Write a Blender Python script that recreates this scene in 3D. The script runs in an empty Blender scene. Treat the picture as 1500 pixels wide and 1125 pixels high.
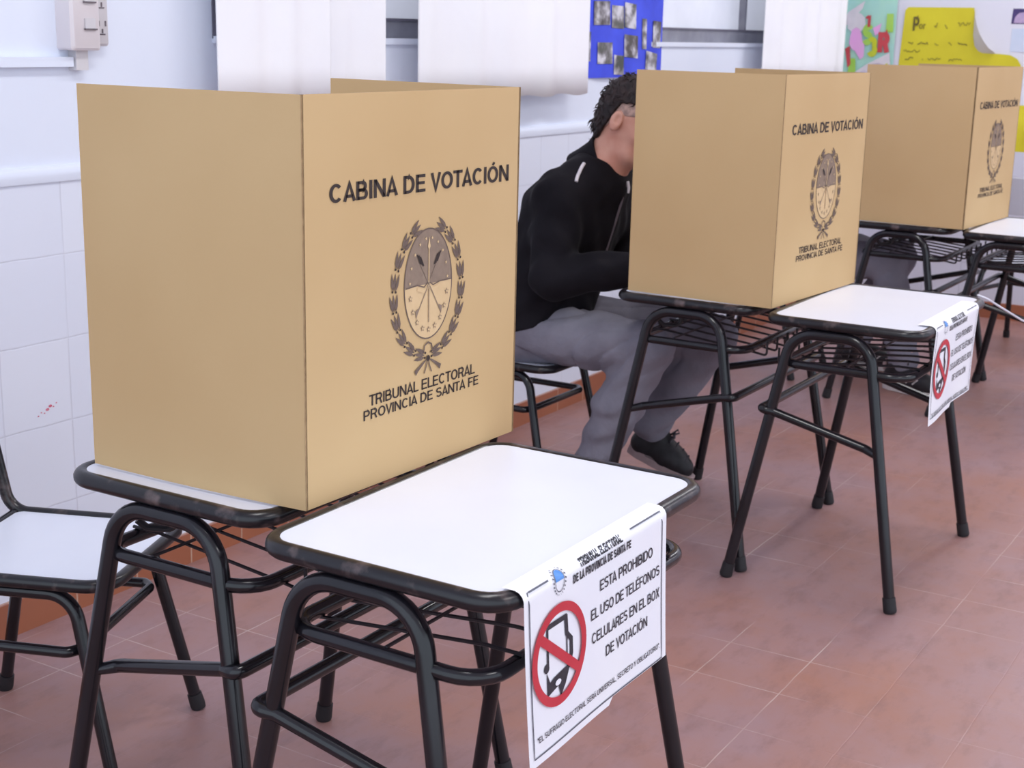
import bpy, math, random
import numpy as np
from mathutils import Vector, Matrix, noise as mnoise

random.seed(7)
SC = bpy.context.scene
COL = SC.collection
PI = math.pi

# ------------------------------------------------------------------ helpers
class MB:
    """collects vertices, faces and material slots; build() links them as ONE mesh object"""
    def __init__(s):
        s.v = []; s.f = []; s.m = []
    def add(s, vs, fs, mi=0):
        b = len(s.v)
        s.v.extend([tuple(map(float, p)) for p in vs])
        s.f.extend([tuple(b + int(i) for i in f) for f in fs])
        s.m.extend([mi] * len(fs))
        return s
    def box(s, a, b, mi=0):
        x0, y0, z0 = a; x1, y1, z1 = b
        vs = [(x0,y0,z0),(x1,y0,z0),(x1,y1,z0),(x0,y1,z0),(x0,y0,z1),(x1,y0,z1),(x1,y1,z1),(x0,y1,z1)]
        fs = [(0,3,2,1),(4,5,6,7),(0,1,5,4),(1,2,6,5),(2,3,7,6),(3,0,4,7)]
        return s.add(vs, fs, mi)
    def tube(s, pts, r, closed=False, n=12, mi=0, cap=True):
        P = [Vector(p) for p in pts]; m = len(P)
        rr = r if hasattr(r, '__len__') else [r] * m
        T = []
        for i in range(m):
            if closed: t = P[(i+1) % m] - P[i-1]
            else: t = P[min(i+1, m-1)] - P[max(i-1, 0)]
            T.append(t.normalized())
        up = Vector((0,0,1)) if abs(T[0].z) < .9 else Vector((1,0,0))
        N = [(up - T[0]*up.dot(T[0])).normalized()]
        for i in range(1, m):
            v = N[-1] - T[i]*N[-1].dot(T[i]); N.append(v.normalized())
        vs = []
        for i in range(m):
            B = T[i].cross(N[i])
            for k in range(n):
                a = 2*PI*k/n
                vs.append(P[i] + (N[i]*math.cos(a) + B*math.sin(a))*rr[i])
        fs = []
        for i in range(m if closed else m-1):
            j = (i+1) % m
            for k in range(n):
                k2 = (k+1) % n
                fs.append((i*n+k, i*n+k2, j*n+k2, j*n+k))
        if not closed and cap:
            fs.append(tuple(reversed(range(n)))); fs.append(tuple((m-1)*n+k for k in range(n)))
        return s.add(vs, fs, mi)
    def prism(s, poly, z0, z1, mi=0):
        n = len(poly)
        vs = [(x, y, z0) for x, y in poly] + [(x, y, z1) for x, y in poly]
        fs = [tuple(reversed(range(n))), tuple(range(n, 2*n))]
        fs += [(i, (i+1) % n, n+(i+1) % n, n+i) for i in range(n)]
        return s.add(vs, fs, mi)
    def poly(s, pts, mi=0):
        return s.add(pts, [tuple(range(len(pts)))], mi)
    def build(s, name, mats, parent=None, smooth=False):
        me = bpy.data.meshes.new(name)
        me.from_pydata(s.v, [], s.f)
        for m in (mats if isinstance(mats, (list, tuple)) else [mats]): me.materials.append(m)
        if len(me.materials) > 1: me.polygons.foreach_set('material_index', s.m)
        if smooth:
            me.polygons.foreach_set('use_smooth', [True]*len(s.f))
            try: me.set_sharp_from_angle(angle=math.radians(38))
            except Exception: pass
        me.update()
        return link(name, me, parent)

def link(name, me, parent=None):
    o = bpy.data.objects.new(name, me); COL.objects.link(o)
    if parent is not None: o.parent = parent
    return o
def tag(o, label=None, cat=None, group=None, kind=None):
    if label: o['label'] = label
    if cat: o['category'] = cat
    if group: o['group'] = group
    if kind: o['kind'] = kind
    return o
def thing(name, label, cat, loc=(0,0,0), rz=0, group=None):
    o = bpy.data.objects.new(name, None); COL.objects.link(o)
    o.empty_display_size = .05
    o.location = loc; o.rotation_euler = (0, 0, rz)
    return tag(o, label, cat, group)
def struct(o): return tag(o, kind='structure')
def dup(root, loc, rz, label):
    r = root.copy(); COL.objects.link(r); r.location = loc; r.rotation_euler = (0, 0, rz)
    r['label'] = label
    for ch in list(root.children):
        c = ch.copy(); COL.objects.link(c); c.parent = r
        for g in ch.children:
            d = g.copy(); COL.objects.link(d); d.parent = c
    return r

def fillet(pts, rad, n=6, closed=False):
    P = [Vector(p) for p in pts]; out = []; m = len(P)
    for i in range(m):
        if not closed and i in (0, m-1): out.append(P[i]); continue
        a, b, c = P[i-1], P[i], P[(i+1) % m]
        u = (a-b); w = (c-b); lu, lw = u.length, w.length; u.normalize(); w.normalize()
        ang = u.angle(w)
        r = rad[i] if hasattr(rad, '__len__') else rad
        if r <= 0 or ang > PI-.02: out.append(b); continue
        d = min(r/math.tan(ang/2), lu*.49, lw*.49); r = d*math.tan(ang/2)
        bis = (u+w).normalized(); cen = b + bis*(r/math.sin(ang/2))
        p0 = b+u*d; p1 = b+w*d
        v0 = p0-cen; v1 = p1-cen; th = v0.angle(v1)
        for k in range(n+1):
            t = k/n
            out.append(cen + (v0*math.sin((1-t)*th)+v1*math.sin(t*th))/math.sin(th))
    return out
def rrect(w, h, r, n=6):
    p = fillet([(-w/2,-h/2,0),(w/2,-h/2,0),(w/2,h/2,0),(-w/2,h/2,0)], r, n, True)
    return [(q.x, q.y) for q in p]

# ------------------------------------------------------------------ materials
def srgb(r, g, b):
    f = lambda c: (c/255/12.92) if c/255 <= .04045 else ((c/255+.055)/1.055)**2.4
    return (f(r), f(g), f(b), 1)
def newmat(name):
    m = bpy.data.materials.new(name); m.use_nodes = True
    nt = m.node_tree; return m, nt, nt.nodes['Principled BSDF']
def nd(nt, t, **kw):
    n = nt.nodes.new(t)
    for k, v in kw.items(): setattr(n, k, v)
    return n
def mat(name, c, rough=.5, c2=None, scale=8, detail=4, bump=0, bscale=60, spec=.5, metal=0, lo=.35, hi=.65, sheen=0):
    m, nt, b = newmat(name)
    b.inputs['Base Color'].default_value = c; b.inputs['Roughness'].default_value = rough
    b.inputs['Metallic'].default_value = metal; b.inputs['Specular IOR Level'].default_value = spec
    if sheen:
        b.inputs['Sheen Weight'].default_value = sheen; b.inputs['Sheen Roughness'].default_value = .4
    tc = nd(nt, 'ShaderNodeTexCoord')
    if c2:
        n = nd(nt, 'ShaderNodeTexNoise'); n.inputs['Scale'].default_value = scale; n.inputs['Detail'].default_value = detail
        r = nd(nt, 'ShaderNodeValToRGB'); r.color_ramp.elements[0].position = lo; r.color_ramp.elements[1].position = hi
        r.color_ramp.elements[0].color = c; r.color_ramp.elements[1].color = c2
        nt.links.new(tc.outputs['Object'], n.inputs['Vector']); nt.links.new(n.outputs['Fac'], r.inputs['Fac'])
        nt.links.new(r.outputs['Color'], b.inputs['Base Color'])
    if bump:
        n2 = nd(nt, 'ShaderNodeTexNoise'); n2.inputs['Scale'].default_value = bscale; n2.inputs['Detail'].default_value = 3
        bp = nd(nt, 'ShaderNodeBump'); bp.inputs['Strength'].default_value = bump; bp.inputs['Distance'].default_value = .01
        nt.links.new(tc.outputs['Object'], n2.inputs['Vector']); nt.links.new(n2.outputs['Fac'], bp.inputs['Height'])
        nt.links.new(bp.outputs['Normal'], b.inputs['Normal'])
    return m

M = {}
M['black_paint'] = mat('black_enamel', srgb(17,16,21), .2, srgb(26,24,30), 14, 4, spec=.5)
M['worn_paint'] = mat('worn_black_enamel', srgb(22,20,25), .28, srgb(112,96,94), 26, 6, spec=.5, lo=.57, hi=.8)
M['rubber'] = mat('black_rubber', srgb(24,22,26), .6, srgb(34,31,35), 30)
M['laminate'] = mat('white_laminate', srgb(228,232,244), .32, srgb(223,227,241), 3, spec=.5)
M['card'] = mat('cardboard', srgb(203,172,127), .72, srgb(197,165,120), 2.5, 2, bump=.03, bscale=25, spec=.25)
M['card_edge'] = mat('cardboard_edge', srgb(176,145,105), .8, srgb(150,120,86), 60)
M['ink'] = mat('print_ink', srgb(52,42,40), .6, spec=.3, c2=srgb(60,49,45), scale=40)
M['ink_soft'] = mat('grey_print', srgb(146,126,110), .7, spec=.2, c2=srgb(136,117,103), scale=60)
M['ink_mid'] = mat('mid_grey_print', srgb(104,88,80), .7, spec=.2, c2=srgb(116,99,90), scale=60)
M['ink_pale'] = mat('pale_print', srgb(216,186,144), .7, spec=.2, c2=srgb(210,180,138), scale=30)
M['paper'] = mat('white_paper', srgb(246,246,252), .6, srgb(241,241,250), 5, bump=.12, bscale=9, spec=.3)
M['red'] = mat('red_print', srgb(196,46,62), .55, srgb(204,56,70), 20)
M['pblack'] = mat('black_print', srgb(38,38,48), .55, srgb(52,52,62), 90)
M['blue_print'] = mat('blue_print', srgb(80,140,215), .55, srgb(95,150,220), 40)
M['greyline'] = mat('grey_print_line', srgb(90,92,104), .6, srgb(100,102,114), 50)
M['wall'] = mat('white_wall_paint', srgb(231,236,249), .6, srgb(226,232,247), 1.5, 5, bump=.15, bscale=14, spec=.3)
M['endwall'] = mat('white_end_wall', srgb(232,231,240), .6, srgb(225,225,237), 1.2, 5, bump=.15, bscale=14, spec=.3)
M['curtain'] = mat('white_curtain', srgb(250,249,252), .85, srgb(247,246,251), 4, bump=.05, bscale=200, spec=.1)
M['alu'] = mat('grey_window_frame', srgb(146,146,156), .5, srgb(128,128,140), 12)
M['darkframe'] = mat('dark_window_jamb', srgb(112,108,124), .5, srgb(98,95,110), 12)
M['glass'] = mat('pale_frosted_glass', srgb(215,217,228), .25, srgb(196,198,212), 3)
_g = M['glass'].node_tree.nodes['Principled BSDF']; _g.inputs['Emission Color'].default_value = (.86,.9,1,1); _g.inputs['Emission Strength'].default_value = .28   # panes emit a faint glow themselves, standing in for daylight behind them
M['plastic'] = mat('cream_plastic', srgb(229,222,224), .4, srgb(224,216,219), 5)
M['plastic2'] = mat('grey_cream_plastic', srgb(216,212,214), .4, srgb(208,204,208), 5)
M['slot'] = mat('dark_slot', srgb(92,82,90), .6, srgb(110,100,106), 50)
M['skin'] = mat('skin', srgb(216,164,146), .55, srgb(204,144,126), 14, 3, spec=.35)
M['ear'] = mat('flushed_skin', srgb(206,132,120), .55, srgb(190,108,100), 20)
M['fade'] = mat('clipped_hair', srgb(190,160,150), .8, srgb(152,130,126), 90, spec=.2)
M['hair'] = mat('dark_brown_hair', srgb(27,20,22), .6, srgb(48,36,37), 45, 5, spec=.3)
M['jacket'] = mat('black_jacket', srgb(22,20,25), .85, srgb(30,28,33), 5, 4, bump=.35, bscale=18, spec=.12, sheen=.02)
M['piping'] = mat('white_piping', srgb(222,216,222), .6, srgb(205,200,206), 40)
M['trousers'] = mat('grey_trousers', srgb(140,138,150), .85, srgb(118,115,127), 6, 4, bump=.4, bscale=34, spec=.15)
M['shoe'] = mat('black_shoe', srgb(24,22,26), .55, srgb(38,35,40), 40, spec=.4)
M['sole'] = mat('pale_sole', srgb(172,150,150), .6, srgb(150,130,132), 20)
M['whitesole'] = mat('white_sole', srgb(214,208,206), .6, srgb(196,190,190), 20)
M['lace'] = mat('dark_lace', srgb(46,42,48), .8, srgb(60,56,62), 60)
M['white'] = mat('white_cloth', srgb(226,226,236), .7, srgb(214,214,228), 20)
M['blue'] = mat('blue_poster_card', srgb(66,86,236), .6, srgb(54,70,214), 6)
M['yellow'] = mat('yellow_poster_card', srgb(224,212,44), .65, srgb(214,200,40), 4)
M['paleback'] = mat('pale_poster_back', srgb(220,214,206), .7, srgb(208,202,196), 6)
M['marker'] = mat('faded_marker', srgb(150,138,40), .7, srgb(128,118,44), 60)
M['markerd'] = mat('dark_marker', srgb(112,100,44), .7, srgb(100,90,40), 60)
M['mint'] = mat('mint_card', srgb(182,230,208), .65, srgb(172,222,212), 8)
M['teal'] = mat('dark_teal_card', srgb(70,96,104), .7, srgb(60,82,92), 8)
M['pink'] = mat('pink_card', srgb(244,176,234), .65, srgb(240,184,230), 10)
M['lime'] = mat('lime_card', srgb(164,214,84), .65, srgb(176,218,100), 10)
M['redcard'] = mat('red_card', srgb(208,76,84), .65, srgb(196,66,72), 10)
M['ylime'] = mat('yellow_green_card', srgb(206,214,44), .65, srgb(198,206,60), 10)
M['greycard'] = mat('grey_lilac_card', srgb(218,208,222), .65, srgb(190,178,196), 30)
M['palecard'] = mat('pale_card', srgb(234,226,230), .65, srgb(220,214,220), 12)
M['purple'] = mat('purple_print', srgb(76,62,118), .6, srgb(64,52,104), 30)
M['lilac'] = mat('lilac_print', srgb(200,176,210), .6, srgb(170,150,190), 30)
M['paleblue'] = mat('pale_blue_paper', srgb(206,218,238), .6, srgb(214,222,240), 8)
M['ceil'] = mat('ceiling_paint', srgb(235,235,240), .8, srgb(230,230,236), 2)
M['hook'] = mat('black_wire', srgb(24,22,28), .4, srgb(34,32,38), 40)

def photo_mat(name, seed, tint):
    m, nt, b = newmat(name); b.inputs['Roughness'].default_value = .5
    tc = nd(nt, 'ShaderNodeTexCoord'); mp = nd(nt, 'ShaderNodeMapping'); mp.inputs['Location'].default_value = (seed*3.1, seed, seed*1.7)
    n = nd(nt, 'ShaderNodeTexNoise'); n.inputs['Scale'].default_value = 16; n.inputs['Detail'].default_value = 3
    r = nd(nt, 'ShaderNodeValToRGB'); e = r.color_ramp.elements
    e[0].position = .4; e[0].color = srgb(*tint); e[1].position = .62; e[1].color = srgb(214,212,220)
    x = e.new(.5); x.color = srgb(136,132,138)
    nt.links.new(tc.outputs['Object'], mp.inputs['Vector']); nt.links.new(mp.outputs['Vector'], n.inputs['Vector'])
    nt.links.new(n.outputs['Fac'], r.inputs['Fac']); nt.links.new(r.outputs['Color'], b.inputs['Base Color'])
    return m
PH = [photo_mat('photo_print', k, t) for k, t in enumerate(((78,72,74),(92,92,88),(70,74,70)))]

def tile_mat(name, axes, org, size, mort, c1, c2, cm, rough, patch=None, mfade=(.3,.6), bump=.2, rough2=None):
    """square tiles: joints on two object axes, tile to tile tint, worn joints"""
    m, nt, b = newmat(name); L = nt.links.new
    tc = nd(nt, 'ShaderNodeTexCoord'); sp = nd(nt, 'ShaderNodeSeparateXYZ'); L(tc.outputs['Object'], sp.inputs[0])
    def math_(op, a, v=None, c=None):
        n = nd(nt, 'ShaderNodeMath', operation=op)
        for i, q in enumerate((a, v, c)):
            if q is None: continue
            if isinstance(q, (int, float)): n.inputs[i].default_value = q
            else: L(q, n.inputs[i])
        return n.outputs[0]
    cells = []; dist = []
    wob = nd(nt, 'ShaderNodeTexNoise'); wob.inputs['Scale'].default_value = 9; L(tc.outputs['Object'], wob.inputs['Vector'])
    for a, o in zip(axes, org):
        v = math_('DIVIDE', math_('ADD', math_('SUBTRACT', sp.outputs[a], o), math_('MULTIPLY', math_('SUBTRACT', wob.outputs['Fac'], .5), .006)), size)
        cells.append(math_('FLOOR', v)); fr = math_('FRACT', v)
        dist.append(math_('MINIMUM', fr, math_('SUBTRACT', 1.0, fr)))
    d = math_('MINIMUM', dist[0], dist[1])
    joint = math_('SUBTRACT', 1.0, math_('MULTIPLY', d, size/mort)); cl = nd(nt, 'ShaderNodeClamp'); L(joint, cl.inputs[0]); joint = cl.outputs[0]
    cx = nd(nt, 'ShaderNodeCombineXYZ'); L(cells[0], cx.inputs[0]); L(cells[1], cx.inputs[1])
    wn = nd(nt, 'ShaderNodeTexWhiteNoise'); L(cx.outputs[0], wn.inputs['Vector'])
    mx = nd(nt, 'ShaderNodeMixRGB'); mx.inputs[1].default_value = c1; mx.inputs[2].default_value = c2
    n1 = nd(nt, 'ShaderNodeTexNoise'); n1.inputs['Scale'].default_value = 5; n1.inputs['Detail'].default_value = 6; L(tc.outputs['Object'], n1.inputs['Vector'])
    L(math_('ADD', math_('MULTIPLY', wn.outputs['Value'], .5), math_('MULTIPLY', n1.outputs['Fac'], .5)), mx.inputs[0])
    col = mx.outputs[0]
    if patch:
        n2 = nd(nt, 'ShaderNodeTexNoise'); n2.inputs['Scale'].default_value = 1.6; n2.inputs['Detail'].default_value = 8; n2.inputs['Roughness'].default_value = .65
        L(tc.outputs['Object'], n2.inputs['Vector'])
        r = nd(nt, 'ShaderNodeValToRGB'); r.color_ramp.elements[0].position = .36; r.color_ramp.elements[1].position = .62
        L(n2.outputs['Fac'], r.inputs[0])
        m2 = nd(nt, 'ShaderNodeMixRGB'); L(math_('MULTIPLY', r.outputs[0], .75), m2.inputs[0]); L(col, m2.inputs[1]); m2.inputs[2].default_value = patch; col = m2.outputs[0]
        n4 = nd(nt, 'ShaderNodeTexNoise'); n4.inputs['Scale'].default_value = 13; n4.inputs['Detail'].default_value = 9; n4.inputs['Roughness'].default_value = .7
        mp = nd(nt, 'ShaderNodeMapping'); mp.inputs['Scale'].default_value = (.55, 1.2, 1); L(tc.outputs['Object'], mp.inputs['Vector']); L(mp.outputs[0], n4.inputs['Vector'])
        r4 = nd(nt, 'ShaderNodeValToRGB'); r4.color_ramp.elements[0].position = .5; r4.color_ramp.elements[1].position = .78; L(n4.outputs['Fac'], r4.inputs[0])
        m4 = nd(nt, 'ShaderNodeMixRGB'); L(math_('MULTIPLY', r4.outputs[0], .55), m4.inputs[0]); L(col, m4.inputs[1]); m4.inputs[2].default_value = srgb(112,82,80); col = m4.outputs[0]
    n3 = nd(nt, 'ShaderNodeTexNoise'); n3.inputs['Scale'].default_value = 2.3; n3.inputs['Detail'].default_value = 5; L(tc.outputs['Object'], n3.inputs['Vector'])
    r3 = nd(nt, 'ShaderNodeValToRGB'); r3.color_ramp.elements[0].position = mfade[0]; r3.color_ramp.elements[1].position = mfade[1]; L(n3.outputs['Fac'], r3.inputs[0])
    jf = math_('MULTIPLY', joint, r3.outputs[0])
    m3 = nd(nt, 'ShaderNodeMixRGB'); L(jf, m3.inputs[0]); L(col, m3.inputs[1]); m3.inputs[2].default_value = cm
    L(m3.outputs[0], b.inputs['Base Color'])
    rr = nd(nt, 'ShaderNodeMapRange'); L(n1.outputs['Fac'], rr.inputs[0]); rr.inputs[3].default_value = rough; rr.inputs[4].default_value = rough2 or rough
    L(rr.outputs[0], b.inputs['Roughness'])
    bp = nd(nt, 'ShaderNodeBump'); bp.inputs['Strength'].default_value = bump; bp.inputs['Distance'].default_value = .004
    L(math_('ADD', math_('MULTIPLY', joint, -1.0), math_('MULTIPLY', n1.outputs['Fac'], .5)), bp.inputs['Height']); L(bp.outputs[0], b.inputs['Normal'])
    return m
M['floor'] = tile_mat('terracotta_floor', (0,1), (2.84,.81), .2, .0022, srgb(156,112,102), srgb(170,121,104), srgb(204,184,176), .34, patch=srgb(158,130,136), mfade=(.48,.68), bump=.12, rough2=.55)
M['tiles'] = tile_mat('painted_white_tiles', (0,2), (2.327,.0799), .2016, .0028, srgb(222,227,243), srgb(229,233,245), srgb(200,202,216), .4, mfade=(.3,.62), bump=.2)
M['endtiles'] = tile_mat('painted_white_tiles_end', (1,2), (.1,.0799), .2016, .0028, srgb(212,212,226), srgb(218,218,230), srgb(182,182,196), .35, mfade=(.15,.5), bump=.3)
M['skirt'] = tile_mat('terracotta_skirting', (0,1), (2.30,.05), .2, .0035, srgb(150,90,66), srgb(166,102,74), srgb(196,168,150), .4, mfade=(.2,.4), bump=.15)

# ------------------------------------------------------------------ lettering
# a plain grotesque drawn with strokes: glyph = (width, strokes); stroke = point list; 'a' tuples are arcs (cx, cy, rx, ry, from, to)
def arc(cx, cy, rx, ry, a0, a1, n=10):
    return [(cx+rx*math.cos(math.radians(a0+(a1-a0)*k/n)), cy+ry*math.sin(math.radians(a0+(a1-a0)*k/n))) for k in range(n+1)]
def glyph(c, w):
    h = w/2; t = 1-h; m = .52
    if c == 'A': return .68, [[(h*.9,0),(.34,t+h*.4),(.68-h*.9,0)], [(.15,.27),(.53,.27)]]
    if c == 'B': return .64, [[(h,0),(h,1)], [(h,t),(.36,t)]+arc(.36,(t+m)/2,.64-.06-h-.36,(t-m)/2,90,-90)+[(h,m)], [(h,m),(.38,m)]+arc(.38,(m+h)/2,.64-h-.38,(m-h)/2,90,-90)+[(h,h)]]
    if c == 'C': return .70, [arc(.35,.5,.35-h,.5-h,42,318,20)]
    if c == 'D': return .67, [[(h,0),(h,1)], [(h,t),(.30,t)]+arc(.30,.5,.67-h-.30,.5-h,90,-90,14)+[(h,h)]]
    if c == 'E': return .58, [[(h,0),(h,1)], [(h,t),(.57,t)], [(h,m),(.53,m)], [(h,h),(.58,h)]]
    if c == 'F': return .54, [[(h,0),(h,1)], [(h,t),(.54,t)], [(h,.49),(.49,.49)]]
    if c == 'G': return .73, [arc(.36,.5,.36-h,.5-h,48,330,20)+[(.73-h,.42)], [(.42,.44),(.73,.44)], [(.73-h,.48),(.73-h,0)]]
    if c == 'H': return .67, [[(h,0),(h,1)], [(.67-h,0),(.67-h,1)], [(h,m),(.67-h,m)]]
    if c == 'I': return w, [[(h,0),(h,1)]]
    if c == 'J': return .50, [[(.5-h,1),(.5-h,.3)]+arc(.25,.25+h*.3,.25-h,.25-h*.7,0,-180,12)]
    if c == 'L': return .53, [[(h,0),(h,1)], [(h,h),(.53,h)]]
    if c == 'N': return .68, [[(h,0),(h,1)], [(.68-h,0),(.68-h,1)], [(h*1.15,t+h*.5),(.68-h*1.15,h*.5)]]
    if c == 'O': return .74, [arc(.37,.5,.37-h,.5-h,0,360,26)]
    if c == 'P': return .61, [[(h,0),(h,1)], [(h,t),(.36,t)]+arc(.36,(t+.44)/2,.61-h-.36,(t-.44)/2,90,-90)+[(h,.44)]]
    if c == 'R': return .65, [[(h,0),(h,1)], [(h,t),(.38,t)]+arc(.38,(t+.47)/2,.63-h-.38,(t-.47)/2,90,-90)+[(h,.47)], [(.40,.47),(.65-h,0)]]
    if c == 'S': return .62, [arc(.31,(t+m)/2,.31-h,(t-m)/2,25,180,10)+arc(.31,(t+m)/2,.31-h,(t-m)/2,180,270,8)[1:]+arc(.31,(m+h)/2,.31-h,(m-h)/2,90,-155,16)[1:]]
    if c == 'T': return .60, [[(.30,0),(.30,1)], [(0,t),(.60,t)]]
    if c == 'U': return .67, [[(h,1),(h,.34)]+arc(.335,.335,.335-h,.335-h,180,360,14)+[(.67-h,1)]]
    if c == 'V': return .64, [[(h*.9,1),(.32,h*.4),(.64-h*.9,1)]]
    if c == 'X': return .64, [[(h,0),(.64-h,1)], [(h,1),(.64-h,0)]]
    if c == 'Y': return .64, [[(h,1),(.32,.46),(.64-h,1)], [(.32,.5),(.32,0)]]
    if c == '3': return .60, [arc(.28,(t+m)/2,.27-h,(t-m)/2,150,-90,12), arc(.29,(m+h)/2,.30-h,(m-h)/2,90,-155,14)]
    if c == '1': return .36, [[(.26,0),(.26,1)], [(.02,.76),(.24,.94)]]
    if c == 'o': return .56, [arc(.28,.36,.28-h,.36-h,0,360,18)]
    if c == 'r': return .36, [[(h,0),(h,.72)], arc(.30,.42,.22-h*.5,.30-h,175,80,6)]
    if c == '"': return .26, [[(h*.9,1),(h*.9,.68)], [(.26-h*.9,1),(.26-h*.9,.68)]]
    if c == ',': return w, [[(h,w*.9),(h*.5,-.14)]]
    if c == '.': return w, [[(h,0),(h,w)]]
    return .3, []
def stroke_geo(pts, w):
    """constant-width ribbon with mitred joins"""
    P = [Vector(p) for p in pts]; n = len(P); vs = []; fs = []
    closed = (P[0]-P[-1]).length < 1e-5
    if closed: P = P[:-1]; n -= 1
    for i in range(n):
        a = P[i-1] if (i > 0 or closed) else None; b = P[(i+1) % n] if (i < n-1 or closed) else None
        d0 = (P[i]-a).normalized() if a is not None else None; d1 = (b-P[i]).normalized() if b is not None else None
        if d0 is None: d0 = d1
        if d1 is None: d1 = d0
        n0 = Vector((-d0.y, d0.x)); n1 = Vector((-d1.y, d1.x)); m = n0+n1
        if m.length < .2: m = n0
        m.normalize(); k = min(1/max(m.dot(n0), .35), 2.4)
        vs += [tuple(P[i]-m*w/2*k), tuple(P[i]+m*w/2*k)]
    for i in range(n if closed else n-1):
        j = (i+1) % n; fs.append((2*i, 2*j, 2*j+1, 2*i+1))
    return vs, fs
ACC = {'Á':'A','É':'E','Ó':'O','Í':'I','Ú':'U'}
def text_geo(s, bold=.0):
    w = .135+bold*2.6; x = 0; V = []; Fc = []
    for c in s:
        b = ACC.get(c, c); wd, st = glyph(b, w)
        if b in 'AVTY' and x: x -= .05
        if c in ACC: st = st+[[(wd*.46,1.06),(wd*.46+.13,1.22)]]
        for q in st:
            vs, fs = stroke_geo(q, w if not (c in ACC and q is st[-1]) else w*.85)
            o = len(V); V += [(x+p[0], p[1]) for p in vs]; Fc += [tuple(o+i for i in f) for f in fs]
        x += wd + (.075 if c != ' ' else .0) - (.05 if b in 'AVTYL' else 0)
    return np.array(V), Fc
_cap = 1.0
def text_fit(s, x0, x1, y0, cap, bold=.0):
    vs, fs = text_geo(s, bold)
    vs = vs.copy(); a, b = vs[:,0].min(), vs[:,0].max()
    vs[:,0] = x0 + (vs[:,0]-a)/(b-a)*(x1-x0); vs[:,1] = y0 + vs[:,1]/_cap*cap
    return vs, fs
def ring2(cx, cy, rx, ry, t, n=48):
    vs = []; fs = []
    for i in range(n):
        a = 2*PI*i/n; vs += [(cx+rx*math.cos(a), cy+ry*math.sin(a)), (cx+(rx-t)*math.cos(a), cy+(ry-t)*math.sin(a))]
    for i in range(n):
        j = (i+1) % n; fs.append((2*i+1, 2*i, 2*j, 2*j+1))
    return vs, fs
def strip2(pts, w):
    """flat ribbon of width w along a 2-D polyline"""
    P = [Vector((p[0], p[1])) for p in pts]; vs = []; fs = []
    for i, p in enumerate(P):
        t = (P[min(i+1, len(P)-1)] - P[max(i-1, 0)]).normalized(); n = Vector((-t.y, t.x))*w/2
        vs += [tuple(p-n), tuple(p+n)]
    for i in range(len(P)-1): fs.append((2*i, 2*i+2, 2*i+3, 2*i+1))
    return vs, fs

# ------------------------------------------------------------------ camera (solved from the picture)
CAMF, CP, CR, CPSI, CAMH = 2109.3877, .23947, .02214, 1.02583, 1.4167
def setup_camera():
    fw = Vector((math.sin(CPSI)*math.cos(CP), math.cos(CPSI)*math.cos(CP), -math.sin(CP)))
    rt = Vector((math.cos(CPSI), -math.sin(CPSI), 0)); up = rt.cross(fw)
    Rv = rt*math.cos(CR) + up*math.sin(CR); Uv = -rt*math.sin(CR) + up*math.cos(CR)
    cd = bpy.data.cameras.new('camera'); cam = bpy.data.objects.new('camera', cd); COL.objects.link(cam)
    cd.sensor_width = 36; cd.sensor_fit = 'HORIZONTAL'; cd.lens = CAMF/1500*36; cd.clip_start = .05
    mt = Matrix((Rv, Uv, -fw)).transposed().to_4x4(); mt.translation = (0, 0, CAMH); cam.matrix_world = mt
    cd.dof.use_dof = True; cd.dof.focus_distance = 2.35; cd.dof.aperture_fstop = 11
    SC.camera = cam
setup_camera()

# ------------------------------------------------------------------ the room
WY = 2.6603; WX = 7.75; SILL = 1.385; DADO = 1.0924
struct(MB().box((-1.5,-4,-.1),(WX+.2,WY+.3,0)).build('floor', M['floor']))
struct(MB().box((-1.5,-4,3.0),(WX+.2,WY+.3,3.1)).build('ceiling', M['ceil']))
wl = MB()
W1 = (2.857, 4.86); W2 = (5.40, 7.3)
wl.box((-1.5,WY,0),(W1[0],WY+.2,3.0)); wl.box((W1[0],WY,0),(W1[1],WY+.2,SILL)); wl.box((W1[0],WY,2.55),(W1[1],WY+.2,3.0))
wl.box((W1[1],WY,0),(W2[0],WY+.2,3.0)); wl.box((W2[0],WY,0),(W2[1],WY+.2,SILL)); wl.box((W2[0],WY,2.55),(W2[1],WY+.2,3.0)); wl.box((W2[1],WY,0),(WX+.2,WY+.2,3.0))
struct(wl.build('wall_left', M['wall']))
struct(MB().box((WX,-4,0),(WX+.2,WY,3.0)).build('wall_right', M['endwall']))
def cap_profile(y, out):     # rounded dado cap, extruded along x
    return [(y,DADO-.035),(y-out,DADO-.035),(y-out-.004,DADO-.02),(y-out-.002,DADO-.006),(y-out+.004,DADO),(y,DADO+.002)]
def extrude_x(prof, x0, x1):
    n = len(prof); vs = [(x0,a,b) for a,b in prof]+[(x1,a,b) for a,b in prof]
    return MB().add(vs, [tuple(range(n)), tuple(reversed(range(n,2*n)))]+[(i,n+i,n+(i+1)%n,(i+1)%n) for i in range(n)])
struct(MB().box((-1.5,WY-.006,0),(WX,WY,DADO-.03)).build('trim_1', M['tiles']))
struct(extrude_x(cap_profile(WY,.012), -1.5, WX).build('trim_2', M['wall'], smooth=True))
struct(MB().box((WX-.008,-4,0),(WX,WY-.01,DADO-.01)).build('trim_3', M['endtiles']))
struct(MB().box((-1.5,WY-.02,0),(WX-.01,WY-.006,.085)).build('baseboard_left', M['skirt']))
struct(MB().box((WX-.022,-4,0),(WX-.008,WY-.025,.085)).build('baseboard_right', M['skirt']))
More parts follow.
